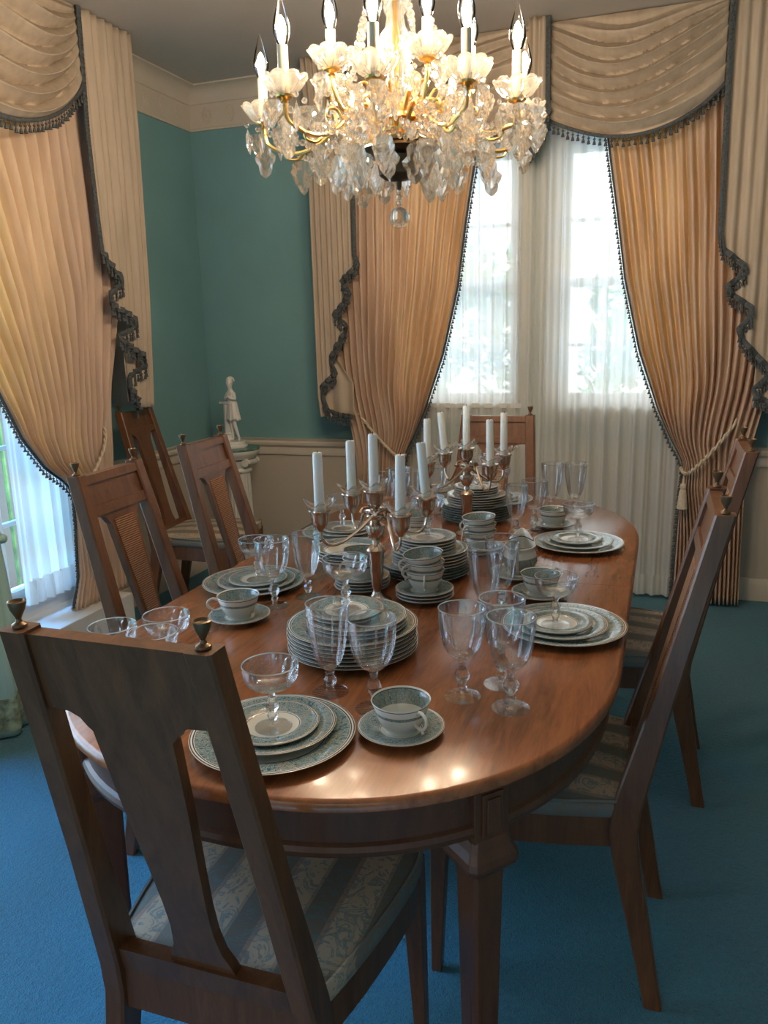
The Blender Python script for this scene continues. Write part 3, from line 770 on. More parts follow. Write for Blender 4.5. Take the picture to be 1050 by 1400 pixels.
# ---------------------------------------------------------------- glassware
def flutes(n, depth, z0, z1, rim=None):
    """lens cuts in two staggered rows, plus a row of thumbprints under the rim"""
    h = z1 - z0
    def lens(du, z, c, hh, wd):
        q = (z - c) / hh
        if abs(q) >= 1: return 0
        w = wd * sqrt(1 - q * q); return max(0, 1 - (du / w) ** 2) if w > 1e-4 else 0
    def f(a, k, z):
        u = (a * n / (2 * pi)) % 1; d1 = min(abs(u - .5), 1); d2 = min(u, 1 - u)
        v = max(0, min(1, (z - z0) / .012)) * max(0, min(1, (z1 - z) / .012)); e = v * sin(pi * u)
        if rim: e = max(e, .8 * lens(d1, z, rim - .014, .0055, .30))
        return 1 - depth * e
    return f
def stemglass(name, outer, stem, footr, wall_t=.0022, nf=18, cut=(0, 0), depth=.05):
    """outer: bowl outer profile [(r,z)] bottom->rim; stem: profile from z=.006 up to the bowl"""
    e = empty(name)
    inner = [(max(0, r - wall_t), z + (.004 if i == 0 else 0)) for i, (r, z) in enumerate(outer)]
    inner = inner[::3] + inner[-1:]; inner[0] = (0, outer[0][1] + .007)
    prof_o = [(0, outer[0][1] - .0005)] + outer
    fl = flutes(nf, depth, *cut, rim=outer[-1][1])
    g = G(); g.lathe(prof_o, nf * 8, 0, None, fl)
    g.lathe([(outer[-1][0], outer[-1][1]), (outer[-1][0] - wall_t * .5, outer[-1][1] + .0008), (inner[-1][0], inner[-1][1])] + [p for p in inner[::-1][1:] if p[1] > outer[0][1] + .007] + [(0, outer[0][1] + .007)], nf * 6, 0, None)
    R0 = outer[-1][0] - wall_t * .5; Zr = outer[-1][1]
    g.lathe([(R0 + .0011 * cos(q * pi / 3), Zr + .0011 * sin(q * pi / 3)) for q in range(6)], 72, 1, closed=True)  # thin ring carrying the painted white rim highlight
    g.obj('glass_bowl', ['flute', 'rimglint'], e, auto=24)
    g = G(); g.lathe([(0, stem[0][1])] + stem + [(0, stem[-1][1])], 8, 0); g.obj('glass_stem', 'crystal', e, smooth=False)
    g = G(); g.lathe([(0, 0), (footr, 0), (footr, .0014), (footr * .6, .0028), (footr * .25, .0048), (.007, .007), (0, .007)], 40, 0); g.obj('glass_foot', 'flute', e, auto=50)
    return e
def dense(pts, n=8):
    return [(p.x, p.z) for p in smooth_path([(r, 0, z) for r, z in pts], n)]
goblet = stemglass('water_goblet', dense([(.006, .075), (.020, .080), (.032, .094), (.0385, .115), (.0420, .140), (.0435, .172)]),
                   [(.007, .007), (.0055, .012), (.0095, .020), (.006, .026), (.0125, .036), (.0145, .044), (.011, .052), (.006, .060), (.0085, .070), (.0075, .0755)], .034, nf=14, cut=(.080, .150), depth=.085)
flute = stemglass('champagne_flute', dense([(.006, .052), (.016, .058), (.026, .080), (.032, .105), (.0350, .135), (.0355, .168)]),
                  [(.007, .007), (.0055, .012), (.0115, .022), (.0125, .028), (.007, .034), (.0095, .042), (.007, .0525)], .033, nf=12, cut=(.060, .146), depth=.09)
tumb = stemglass('iced_tea_glass', dense([(.006, .048), (.017, .052), (.027, .072), (.034, .105), (.0385, .140), (.0405, .176)]),
                 [(.007, .007), (.0055, .011), (.012, .020), (.0135, .027), (.008, .034), (.0095, .042), (.007, .0485)], .034, nf=14, cut=(.055, .154), depth=.088)
coupe = stemglass('coupe_glass', dense([(.006, .068), (.022, .070), (.036, .077), (.0435, .088), (.0460, .100), (.0468, .112)]),
                  [(.007, .007), (.0055, .012), (.010, .022), (.0055, .028), (.0120, .038), (.0105, .047), (.0055, .055), (.0075, .064), (.007, .0685)], .031, nf=16, cut=(.0725, .100), depth=.075)
P_g, P_f, P_t, P_c = Proto(goblet), Proto(flute), Proto(tumb), Proto(coupe)
GG = 'cut crystal stemware on the table'
def gl(P, x, y, z, label, rot=.0): P.put((x, y, z), rot, label, 'glass', GG)

zt = setting((-.586, 1.087), (-.592, 1.102), (-.590, 1.094), 'setting behind the foreground chair')
gl(P_c, -.585, 1.088, zt, 'crystal coupe standing on the nearest place setting of plates')
zt = setting((-.185, 1.715), (-.192, 1.703), (-.198, 1.694), 'second setting on the right table edge')
gl(P_c, -.199, 1.680, zt, 'crystal coupe on the plates at the right table edge, nearer setting')
zt = setting((-.225, 2.433), (-.225, 2.425), (-.232, 2.43), 'farther setting on the right table edge')
gl(P_c, -.225, 2.424, zt, 'crystal coupe on the plates at the right table edge, farther setting')
zt = setting((-1.016, 1.831), (-1.005, 1.825), (-.998, 1.82), 'nearer setting on the left table edge')
gl(P_c, -.994, 1.815, zt, 'crystal coupe on the plates at the left table edge, behind a water goblet')
zt = setting((-.985, 2.40), (-.98, 2.40), (-.975, 2.395), 'farther setting on the left table edge')
gl(P_c, -.984, 2.39, zt, 'crystal coupe on the plates at the left table edge, behind a candelabrum')
zt = setting((-.590, 3.02), (-.588, 3.02), (-.586, 3.018), 'setting at the far head of the table')
gl(P_c, -.585, 3.015, zt, 'crystal coupe on the plates at the far head of the table')
# stacks
w = 'the tall stack nearest the front'
z = stack(P_d, -.594, 1.478, Z0, 7, .0082, 'turquoise-rimmed dinner plate', w, 'front stack dinner plates')
z = stack(P_s, -.580, 1.470, z, 3, .0082, 'turquoise-rimmed salad plate', w, 'front stack salad plates')
z = stack(P_b, -.600, 1.462, z, 2, .0080, 'small bread plate', w, 'front stack bread plates')
gl(P_c, -.600, 1.462, z - .0008, 'crystal coupe on top of the tall plate stack nearest the front')
P_sau.used = False
w = 'the stack in the middle of the table'
z = stack(P_l, -.600, 2.045, Z0, 4, .0082, 'turquoise-rimmed luncheon plate', w, 'middle stack luncheon plates')
z = stack(P_s, -.582, 2.035, z, 5, .0082, 'turquoise-rimmed salad plate', w, 'middle stack salad plates')
z = stack(P_b, -.583, 2.015, z, 5, .0080, 'small bread plate', w, 'middle stack bread plates')
gl(P_c, -.583, 2.015, z - .0008, 'crystal coupe on top of the plate stack in the middle of the table')
w = 'the tall stack behind the far candelabrum'
z = stack(P_l, -.605, 2.715, Z0, 7, .0082, 'turquoise-rimmed luncheon plate', w, 'far stack luncheon plates')
z = stack(P_s, -.600, 2.705, z, 4, .0082, 'turquoise-rimmed salad plate', w, 'far stack salad plates')
z = stack(P_b, -.600, 2.700, z, 4, .0080, 'small bread plate', w, 'far stack bread plates')
gl(P_c, -.600, 2.700, z - .0008, 'crystal coupe on top of the tall plate stack behind the far candelabrum')
z = stack(P_bowl, -.822, 2.036, Z0, 4, .0090, 'turquoise-rimmed soup bowl', 'the nest left of the near candelabrum', 'nested soup bowls', cat='bowl')
# saucers and cups
def cups(x, y, ns, rots, where, tilt=0.):
    z = stack(P_sau, x, y, Z0, ns, .0085, 'turquoise-rimmed saucer', where, 'saucers', cat='saucer') if ns else Z0
    z += -.0085 + .0074 if ns else 0
    for k, r in enumerate(rots):
        n = len(rots)
        lab = 'white teacup with turquoise inside on its saucer, ' + where if n == 1 else 'white teacup, %s, %s' % (['bottom one', 'second from the bottom', 'third from the bottom'][k], where)
        ti = tilt * (1 if k == n - 1 and n > 1 else 0)
        P_cup.put((x, y, z + k * .0215), r, lab, 'cup', 'teacups', rot=(0, ti, r))
cups(-.388, 1.168, 1, [radians(-38)], 'right of the nearest plates')
cups(-.925, 1.585, 1, [radians(215)], 'alone at the left front of the table')
cups(-.540, 1.838, 3, [radians(-75), radians(-125), radians(-130)], 'cup tower right of the near candelabrum', radians(6))
cups(-.722, 1.875, 4, [radians(-120), radians(60)], 'cup stack behind the near candelabrum foot')
cups(-.267, 1.930, 1, [radians(60)], 'between the gravy boat and the right plates')
cups(-.330, 2.665, 1, [radians(80)], 'before the far right goblets')
cups(-.735, 2.420, 1, [radians(-110), radians(-100)], 'cup pair left of the far candelabrum', radians(5))
cups(-.500, 2.290, 2, [radians(-125), radians(-120), radians(-128)], 'cup tower before the far candelabrum', radians(4))
cups(-.812, 2.97, 1, [radians(-130)], 'behind the far candelabrum on the left')
# gravy boat seen from its handle
gb = tag(empty('gravy_boat', (-.345, 2.085, Z0), radians(5)), 'cream gravy boat with turquoise frieze and tall handle on its stand', 'gravy boat')
G().lathe([(0, .002), (.04, .002), (.044, 0), (.05, 0), (.052, .004), (.080, .014), (.080, .016), (.05, .009), (0, .008)], 48).obj('boat_stand', 'saucer', gb, auto=60)
def boat(u, v):
    a = 2 * pi * u; prof = [(.022, .010), (.026, .016), (.040, .028), (.047, .045), (.045, .062), (.041, .078), (.043, .088)]
    x = v * (len(prof) - 1); i = int(min(x, len(prof) - 2)); f = x - i
    r = prof[i][0] * (1 - f) + prof[i + 1][0] * f; z = prof[i][1] * (1 - f) + prof[i + 1][1] * f
    el = 1 + v * (.45 * max(0, sin(a)) ** 3); q = 1 - .18 * v * abs(sin(a))
    return (r * cos(a) * q, r * sin(a) * (1.25 * el), z + v * .028 * max(0, sin(a)) ** 2)
o = G().grid(boat, 48, 24).obj('boat_body', 'grav', gb, auto=70)
md = o.modifiers.new('thick', 'SOLIDIFY'); md.thickness = .003
G().tube(smooth_path([(0, -.050, .082), (0, -.060, .103), (0, -.078, .108), (0, -.090, .088), (0, -.083, .050), (0, -.062, .026), (0, -.046, .026)], 8), .0042, 10, flat=1.0).obj('boat_handle', 'cream', gb)
# glasses
gl(P_t, -.565, 1.282, Z0, 'tall iced tea glass left of a goblet, before the front plate stack')
gl(P_g, -.462, 1.240, Z0, 'water goblet directly behind the nearest teacup, before the front plate stack')
gl(P_g, -.323, 1.331, Z0, 'water goblet on the left of the group of three at the right front')
gl(P_g, -.230, 1.309, Z0, 'water goblet nearest the viewer in the group of three at the right front')
gl(P_g, -.264, 1.402, Z0, 'water goblet at the back of the group of three at the right front')
gl(P_g, -.886, 1.694, Z0, 'water goblet before the left plate setting')
gl(P_f, -.835, 1.782, Z0, 'champagne flute right of the water goblet on the left')
gl(P_t, -.366, 1.741, Z0, 'iced tea glass between the cup tower and gravy boat, front one')
gl(P_t, -.345, 1.823, Z0, 'iced tea glass between the cup tower and gravy boat, rear one')
gl(P_f, -.430, 2.516, Z0, 'champagne flute just behind the gravy boat')
gl(P_g, -.382, 2.585, Z0, 'small looking water goblet behind the flute by the gravy boat')
gl(P_t, -.366, 2.90, Z0, 'far iced tea glass before the sheers, left of the pair')
gl(P_t, -.286, 2.925, Z0, 'far iced tea glass before the sheers, right of the pair')
gl(P_g, -.905, 2.62, Z0, 'water goblet behind the near candelabrum, left of the far group')
gl(P_t, -.825, 2.66, Z0, 'iced tea glass behind the near candelabrum, middle of the far group')
gl(P_g, -.900, 2.74, Z0, 'water goblet behind the near candelabrum, right of the far group')
gl(P_c, -.805, 2.545, Z0, 'coupe glass beside the cup pair left of the far candelabrum')
gl(P_g, -.775, 2.79, Z0, 'water goblet left of the far plate stack, behind the far candelabrum')
gl(P_c, -.997, 1.222, Z0, 'coupe on the left of the cluster behind the foreground chair')
gl(P_c, -.930, 1.305, Z0, 'coupe on the right of the cluster behind the foreground chair')
gl(P_c, -.898, 1.214, Z0, 'coupe in front of the cluster, mostly hidden by the foreground chair')

# ---------------------------------------------------------------- candelabra
def make_cand():
    e = empty('candelabrum')
    col = [(0, .0), (.036, 0), (.037, .004), (.030, .010), (.017, .016), (.011, .026), (.010, .034), (.0135, .040), (.0205, .125), (.023, .132), (.025, .136), (.021, .142), (.010, .150), (.009, .160), (.018, .172), (.024, .186), (.023, .198), (.012, .206), (.020, .213), (.024, .222), (.018, .231), (.009, .236), (0, .236)]
    G().lathe(col, 24).obj('column', 'silver', e, auto=40)
    def socket(x, y, z, nm='candle_cup', par=None):
        g = G(); g.lathe([(0, 0), (.006, 0), (.009, .006), (.016, .014), (.021, .028), (.022, .044), (.026, .050), (.0255, .053), (.013, .053), (.012, .046), (0, .046)], 24, 0, Matrix.Translation((x, y, z)), mod=lambda a, k, zz: 1 + .03 * cos(12 * a))
        o = g.obj(nm, 'silver', par or e, auto=40)
        g = G()
        def ruf(u, v):
            a = 2 * pi * u; r = .013 + (.021 + .007 * cos(6 * a)) * v; return (x + r * cos(a), y + r * sin(a), z + .055 + .006 * v + .011 * v * v * (1 + .6 * cos(6 * a)))
        g.grid(ruf, 72, 5); ob = g.obj('glass_ring', 'crystal', o); md = ob.modifiers.new('t', 'SOLIDIFY'); md.thickness = .0015
    for k in range(4):
        a = radians(-46 + 90 * k); c, s = cos(a), sin(a)
        sd = Vector((-s, c)) 
        pts = [(-.034, .012, .228), (-.020, .020, .238), (.010, .024, .230), (.050, .016, .195), (.090, .006, .168), (.118, 0, .163), (.138, 0, .180), (.142, 0, .206)]
        path = smooth_path([(c * u + sd.x * w, s * u + sd.y * w, z) for u, w, z in pts], 6)
        ar = G().tube(path, lambda u: .0045 - .001 * u, 8).obj('candle_arm', 'silver', e)
        socket(.142 * c, .142 * s, .200)
    socket(0, 0, .232)
    return e
cand = Proto(make_cand())
cand.put((-.650, 1.789, Z0), 0, 'five-light silver candelabrum with white tapers, nearer one', 'candelabrum', 'candelabra')
cand.put((-.590, 2.505, Z0), 0, 'five-light silver candelabrum with white tapers, farther one before the sheers', 'candelabrum', 'candelabra')
def taper(L=.142):
    g = G(); g.lathe([(0, 0), (.0110, 0), (.0122, .01), (.0112, L - .004), (.0098, L), (.003, L - .002), (0, L - .002)], 20)
    o = g.obj('taper_candle', 'wax'); G().tube([(0, 0, L - .003), (.0008, 0, L + .005)], .0009, 5).obj('wick', 'wick', o); return o
P_tap = Proto(taper())
for (cx, cy, w, tilts) in ((-.650, 1.789, 'nearer candelabrum', {1: (0, radians(-5)), 0: (0, radians(1)), 3: (0, 0), 2: (0, 0)}), (-.590, 2.505, 'farther candelabrum', {2: (0, radians(-6)), 0: (0, radians(-1))})):
    names = ['front right arm', 'rear right arm', 'rear left arm', 'front left arm']
    for k in range(4):
        a = radians(-46 + 90 * k); ty = tilts.get(k, (0, 0))
        P_tap.put((cx + .142 * cos(a), cy + .142 * sin(a), Z0 + .2465), 0, 'white taper candle on the %s of the %s' % (names[k], w), 'candle', 'taper candles', rot=(ty[0], ty[1], 0))
    P_tap.put((cx, cy, Z0 + .2785), 0, 'white taper candle in the centre cup of the %s' % w, 'candle', 'taper candles')

# ---------------------------------------------------------------- chandelier
CX, CY = -.655, 2.05
ch = tag(empty('chandelier', (CX, CY, 1.70)), 'brass and crystal chandelier with lit candle bulbs above the table', 'chandelier')
CT = Matrix.Translation((0, 0, -1.70))
G().lathe([(0, 1.765), (.006, 1.766), (.008, 1.785), (.034, 1.790), (.048, 1.800), (.052, 1.830), (.054, 1.842), (.090, 1.848), (.097, 1.856), (.088, 1.864), (.050, 1.872), (.028, 1.888), (0, 1.888)], 40, 0, CT).obj('base_bowl', 'metal_dk', ch, auto=40)
G().lathe([(0, 1.872), (.070, 1.872), (.074, 1.880), (.060, 1.888), (.040, 1.90), (.046, 1.92), (.060, 1.925), (.058, 1.935), (.030, 1.948), (.022, 1.965), (0, 1.965)], 36, 0, CT, mod=lambda a, k, z: 1 + .05 * cos(12 * a)).obj('hub', 'gold', ch, auto=40)
g = G(); g.lathe([(0, 1.965), (.022, 1.965), (.030, 1.975), (.026, 1.99), (.020, 2.01), (.024, 2.04), (.034, 2.065), (.040, 2.09), (.036, 2.115), (.024, 2.135), (.020, 2.16), (.028, 2.175), (.028, 2.19), (.019, 2.20), (.018, 2.40), (.026, 2.41), (.026, 2.43), (.014, 2.45), (.012, 2.60), (0, 2.60)], 32, 0, CT, mod=lambda a, k, z: 1 + .06 * cos(10 * a))
g.obj('glass_column', 'bobe', ch, auto=40)
G().tube([CT @ Vector((0, 0, z)) for z in (1.96, 2.3, 2.79)], .005, 8).obj('rod', 'gold', ch)
G().lathe([(0, 2.735), (.03, 2.735), (.055, 2.755), (.065, 2.79), (0, 2.79)], 32, 0, CT).obj('ceiling_canopy', 'gold', ch)
g = G(); g.ball((0, 0, 1.7195), .0255, 24, 14, 0)
for z_, r in ((1.753, .007), (1.766, .010), (1.781, .007), (1.790, .006)): g.ball((0, 0, z_), r, 12, 8)
g2 = G(); g2.add(g.v, g.f, 0, CT @ Matrix.Translation((0, 0, -.020))); g2.obj('ball_drop', 'pend', ch)
def leaf_outline(L, Wd, kind):
    pts = []; n = 26
    for k in range(n):
        t = k / n * 2 * pi; 
        zz = -cos(t)                     # -1 top .. 1 bottom
        u = (zz + 1) / 2
        if kind == 0: w = sin(pi * min(1, u ** .55)) ** .75 * (1 + .10 * sin(22 * u))      # broad scalloped leaf
        elif kind == 1: w = (sin(pi * u ** .8)) ** .6 * (1 + .16 * sin(16 * u)) * (.72 if u < .4 else 1)   # oak leaf
        else: w = sin(pi * u ** 1.3) * .55                                        # slim drop
        pts.append((Wd / 2 * w * (1 if sin(t) >= 0 else -1), -u * L))
    return pts
def pendant_mesh(L, Wd, kind, th=.0055):
    o = leaf_outline(L, Wd, kind); n = len(o); vs = [(x, 0, z) for x, z in o]
    k_ = .55; cz = -L * .55
    for s in (1, -1):
        vs += [(x * k_, s * th, cz + (z - cz) * k_) for x, z in o]; vs.append((0, s * th * .8, cz))
    fs = []
    for s in (0, 1):
        b0 = n + s * (n + 1)
        for i in range(n):
            j = (i + 1) % n; fs.append((i, j, b0 + j, b0 + i)); fs.append((b0 + i, b0 + j, b0 + n))
    return vs, fs
def pend_obj(name, L, Wd, kind, beads=1):
    g = G(); vs, fs = pendant_mesh(L, Wd, kind); T = Matrix.Translation((0, 0, -.013 * beads - .004)); g.add(vs, fs, 0, T)
    for b in range(beads): g.lathe([(0, .0062), (.0045, .004), (.007, 0), (.0045, -.004), (0, -.0062)], 8, 0, Matrix.Translation((0, 0, -.007 - .013 * b)) @ Matrix.Rotation(pi / 2, 4, 'X'))
    me = g.obj(name, 'pend', smooth=False).data
    bpy.data.objects.remove([o for o in bpy.data.objects if o.data == me][0]); return me
PM = [pend_obj('pendant', .082, .056, 0), pend_obj('pendant', .092, .052, 1), pend_obj('pendant', .068, .036, 2), pend_obj('pendant', .060, .046, 0)]
def pend(kind, p, ang, parent, off):
    o = bpy.data.objects.new('pendant', PM[kind]); COL.objects.link(o); o.parent = parent
    o.location = (p[0] - off[0], p[1] - off[1], p[2] - off[2]); o.rotation_euler = (random.uniform(-.08, .08), random.uniform(-.05, .05), ang if random.random() < .3 else .31 + random.uniform(-.6, .6))
def bead(g, p, r=.0085, ax=0.):
    g.lathe([(0, r * .55), (r * .6, r * .45), (r, 0), (r * .6, -r * .45), (0, -r * .55)], 8, 0, Matrix.Translation(p) @ Matrix.Rotation(ax, 4, 'Z') @ Matrix.Rotation(pi / 2, 4, 'X'))
def chain(p0, p1, sag, r=.0080, step=.0165, taper=False):
    g = G(); p0, p1 = Vector(p0), Vector(p1); L = (p1 - p0).length + sag * 1.2; n = max(3, int(L / step))
    for k in range(n + 1):
        t = k / n; q = p0.lerp(p1, t); q.z -= sag * 4 * t * (1 - t)
        bead(g, CT @ q, r * (.75 + .5 * (1 - abs(2 * t - 1)) if taper else 1), k * .5)
    o = g.obj('bead_chain', 'pend', ch, smooth=False); return o
lower = [(-166, .335, 1.930), (-120, .335, 1.925), (-80, .34, 1.925), (-46, .335, 1.920), (-14, .32, 1.915), (32, .335, 1.930), (78, .31, 1.93), (132, .315, 1.95)]
upper = [(-122, .195, 2.005), (-49, .180, 2.010), (24, .185, 2.005), (97, .165, 2.01), (168, .190, 2.005)]
SL = {0: .085, 1: .088, 2: .085, 3: .110, 4: .100}
def arm(deg, R, z, tier, idx):
    a = radians(deg); c, s = cos(a), sin(a)
    if tier == 0: pr = [(.045, 1.905), (.085, 1.945), (.13, 1.940), (.19, 1.885), (.25, 1.862), (.30, 1.870), (R - .005, z - .04), (R, z)]
    else: pr = [(.035, 1.93), (.07, 1.972), (.10, 1.968), (.125, 1.935), (R - .03, 1.930), (R - .005, z - .035), (R, z)]
    path = [CT @ Vector((c * p.x, s * p.x, p.z)) for p in smooth_path([(r, 0, zz) for r, zz in pr], 6)]
    g = G(); g.tube(path, lambda u: .0068 - .0022 * u, 8)
    # leafy scrolls along the arm
    for (r0, z0, dz, L) in ((.11, 1.95, .03, .05), (.17, 1.90, .025, .05), (.23, 1.87, -.022, .055)) if tier == 0 else ((.08, 1.975, .022, .035), (.12, 1.94, -.018, .035)):
        pts = smooth_path([(r0, 0, z0), (r0 + L * .4, 0, z0 + dz), (r0 + L * .9, 0, z0 + dz * .9), (r0 + L, 0, z0 + dz * .3), (r0 + L * .75, 0, z0 + dz * .2)], 5)
        g.tube([CT @ Vector((c * p.x, s * p.x, p.z)) for p in pts], lambda u: .0045 - .003 * u, 6)
    T = CT @ Matrix.Translation((c * R, s * R, z))
    g.lathe([(0, -.004), (.010, -.006), (.006, -.001), (.019, .004), (.021, .008), (0, .008)], 20, 0, T)
    ar = g.obj('arm', 'gold', ch)
    # petal bobeche
    g = G()
    def bob(u, v):
        th = 2 * pi * u; pet = abs(cos(4.5 * th)) ** .6; r = .010 + .046 * v; r *= 1 - .10 * v * (1 - pet); zz = .008 + .030 * v ** 2.2 + .009 * v * pet
        return T @ Vector((r * cos(th), r * sin(th), zz))
    g.grid(bob, 108, 7); b_ = g.obj('bobeche', 'bobe', ar, auto=80); md = b_.modifiers.new('t', 'SOLIDIFY'); md.thickness = .0032
    H = .108 if tier == 0 else .088
    if (tier, idx) == (0, 7): H = .07
    G().lathe([(0, .010), (.0115, .010), (.0115, H), (.009, H + .001), (0, H + .001)], 20, 0, T).obj('candle_sleeve', 'sleeve', ar, auto=40)
    g = G(); Tb = T @ Matrix.Translation((0, 0, H + .001)) @ Matrix.Scale(1.14, 4)
    pb = [(0, 0), (.0085, .001), (.012, .008), (.0165, .022), (.0165, .034), (.0125, .052), (.006, .072), (.002, .086), (0, .089)]
    g.lathe(pb, 20, 0, Tb); g.lathe([(0, .008), (.005, .012), (.0085, .022), (.0085, .032), (.005, .045), (0, .052)], 12, 1, Tb)
    g.obj('flame_bulb', ['bulbglass', 'glow'], ar, auto=60)
    # pendants round the bobeche
    for k in range(5 if tier == 0 else 4):
        th = a + 2 * pi * k / (5 if tier == 0 else 4) + .3; rr_ = .045
        pend(2 if k % 2 else 3, (c * R + rr_ * cos(th), s * R + rr_ * sin(th), z + .008), th + pi / 2, ar, (0, 0, 1.70))
    if tier == 0:
        pend(1, (c * R, s * R, z - .015), a + random.uniform(-.7, .7), ar, (0, 0, 1.70))
        pend(idx % 2, (c * .245, s * .245, 1.862), a + random.uniform(-1, 1), ar, (0, 0, 1.70))
        pend((idx + 1) % 2, (c * .15, s * .15, 1.875), a + random.uniform(-1, 1), ar, (0, 0, 1.70))
    return ar
for i, (d, R, z) in enumerate(lower): arm(d, R, z, 0, i)
for i, (d, R, z) in enumerate(upper): arm(d, R, z, 1, i)
pt = lambda d, R, z: (R * cos(radians(d)), R * sin(radians(d)), z)
for i in range(8):
    d0, R0, z0 = lower[i]; d1, R1, z1 = lower[(i + 1) % 8]
    if d1 < d0: d1 += 360
    chain(pt(d0, R0 - .03, z0 - .03), pt(d1, R1 - .03, z1 - .03), .045)
    chain(pt(d0, .16, 1.885), pt(d1, .16, 1.885), .03, .009)
    dm = (d0 + d1) / 2
    chain(pt(dm, .10, 1.90), pt(dm, .23, 1.86), .02, .010)
    chain(pt(d0, R0, z0 - .01), pt(d0, .13, 1.945), .045, .0085)
for i in range(5):
    d0, R0, z0 = upper[i]
    chain(pt(d0, .030, 2.42), pt(d0, R0 - .02, z0 + .01), .10, .0085, .019, True)
    d1 = upper[(i + 1) % 5][0] + (360 if i == 4 else 0)
    chain(pt(d0, R0, z0 - .01), pt(d1, R0, z0 - .01), .04, .0085)
for k in range(16):
    a = k * 22.5 + 8; p = pt(a, .105 + .05 * (k % 2), 1.862)
    pend(k % 2, p, radians(a) + random.uniform(-.9, .9), ch, (0, 0, 1.70))
for k in range(8):
    a = k * 45 - 100; g = G()
    c0 = Vector(pt(a, .215, 1.895))     # crystal rosettes between the arms
    for j in range(8):
        th = j * pi / 4; x = Vector((-sin(radians(a)), cos(radians(a)), 0))
        q = c0 + x * .018 * cos(th) + Vector((0, 0, .018 * sin(th))); bead(g, CT @ q, .0105, radians(a) + pi / 2)
    bead(g, CT @ c0, .011, radians(a) + pi / 2); g.obj('crystal_rosette', 'pend', ch, smooth=False)

# ---------------------------------------------------------------- corner pedestal with figurine
PX, PY = -2.285, 4.02
ped = tag(empty('column_pedestal', (PX, PY, 0)), 'white fluted ionic column pedestal with green marble top in the corner', 'pedestal')
G().lathe([(0, 0), (.115, 0), (.115, .03), (.105, .035), (.11, .05), (.10, .06), (.092, .075), (0, .075)], 40).obj('plinth', 'plaster', ped, auto=40)
G().lathe([(.080, .07), (.078, .10), (.068, .66), (.070, .67)], 96, 0, None, mod=lambda a, k, z: 1 - .09 * (abs(sin(10 * a)) ** .6)).obj('fluted_shaft', 'plaster', ped, auto=60)
g = G(); g.lathe([(0, .655), (.074, .655), (.078, .665), (.074, .675), (.068, .68), (.075, .70), (.085, .725), (0, .725)], 40)
for sx in (-1, 1):
    for sy in (-1, 1):
        pts = [(sx * (.078 + (.026 * (1 - k / 22)) * cos(k * .62)), sy * .055, .712 + (.026 * (1 - k / 22)) * sin(k * .62)) for k in range(20)]
        g.tube(pts, .0065, 6)
    g.tube([(sx * .078, -.06, .712), (sx * .078, .06, .712)], .020, 14)
g.lathe([(0, .735), (.10, .735), (.105, .745), (.118, .757), (.125, .772), (.125, .782), (0, .782)], 48)
g.obj('ionic_capital', 'plaster', ped, auto=40)
G().lathe([(0, .782), (.126, .782), (.130, .786), (.130, .792), (.126, .796), (0, .796)], 56).obj('marble_top', 'marble', ped, auto=40)
st = tag(empty('boy_figurine', (PX - .018, PY, .7962), radians(-12)), 'white porcelain figurine of a boy leaning on a short column, on the pedestal', 'figurine')
st.scale = (1.18, 1.18, 1.2)
G().lathe([(0, 0), (.064, 0), (.066, .008), (.058, .014), (.060, .022), (.056, .030), (0, .030)], 40, 0, None, mod=lambda a, k, z: 1 + .02 * cos(20 * a)).obj('round_base', 'bisque', st, auto=50)
g = G(); CP = (-.030, .004)
g.lathe([(0, .029), (.026, .029), (.026, .040), (.022, .046), (.0205, .052), (.0195, .200), (.022, .206), (0, .206)], 40, 0, Matrix.Translation((*CP, 0)), mod=lambda a, k, z: 1 - .05 * abs(sin(8 * a)))
g.box(CP[0] - .030, CP[0] + .028, CP[1] - .024, CP[1] + .024, .206, .214)
g.lathe([(.021, .058), (.027, .063), (.021, .068)], 24, 0, Matrix.Translation((*CP, 0))); g.obj('short_column', 'bisque', st, auto=40)
def skin_body(name, nodes, edges, mat, parent, sub=2, root=0):
    me = bpy.data.meshes.new(name); me.from_pydata([n[0] for n in nodes], edges, []); me.materials.append(M[mat])
    o = bpy.data.objects.new(name, me); COL.objects.link(o); o.parent = parent
    md = o.modifiers.new('skin', 'SKIN'); md.use_smooth_shade = True
    for i, n in enumerate(nodes):
        r = n[1]; me.skin_vertices[0].data[i].radius = (r, r) if not isinstance(r, tuple) else r
        me.skin_vertices[0].data[i].use_root = (i == root)
    sb = o.modifiers.new('sub', 'SUBSURF'); sb.levels = sb.render_levels = sub
    return o
N = [((.006, 0, .178), .021), ((.005, 0, .205), .0185), ((.002, 0, .232), .021), ((-.002, 0, .256), .015), ((-.002, 0, .270), .0085), ((-.003, -.001, .285), .012),
     ((-.002, -.004, .302), .0185), ((-.001, -.002, .316), .016), ((.000, .002, .328), .008),
     ((-.022, 0, .250), .009), ((-.034, -.004, .226), .0075), ((-.016, -.022, .228), .006), ((-.002, -.024, .238), .0055),          # left arm across the chest
     ((.020, 0, .250), .009), ((.033, -.006, .226), .0075), ((.014, -.026, .232), .006), ((.002, -.027, .246), .005),              # right arm
     ((-.004, 0, .160), .014), ((-.004, -.004, .110), .0105), ((-.004, .002, .060), .0072), ((-.004, .002, .038), .006), ((-.005, -.014, .034), .0055),
     ((.016, 0, .160), .014), ((.020, -.010, .112), .0105), ((.034, -.006, .064), .0072), ((.041, -.004, .040), .006), ((.044, -.018, .034), .0055)]
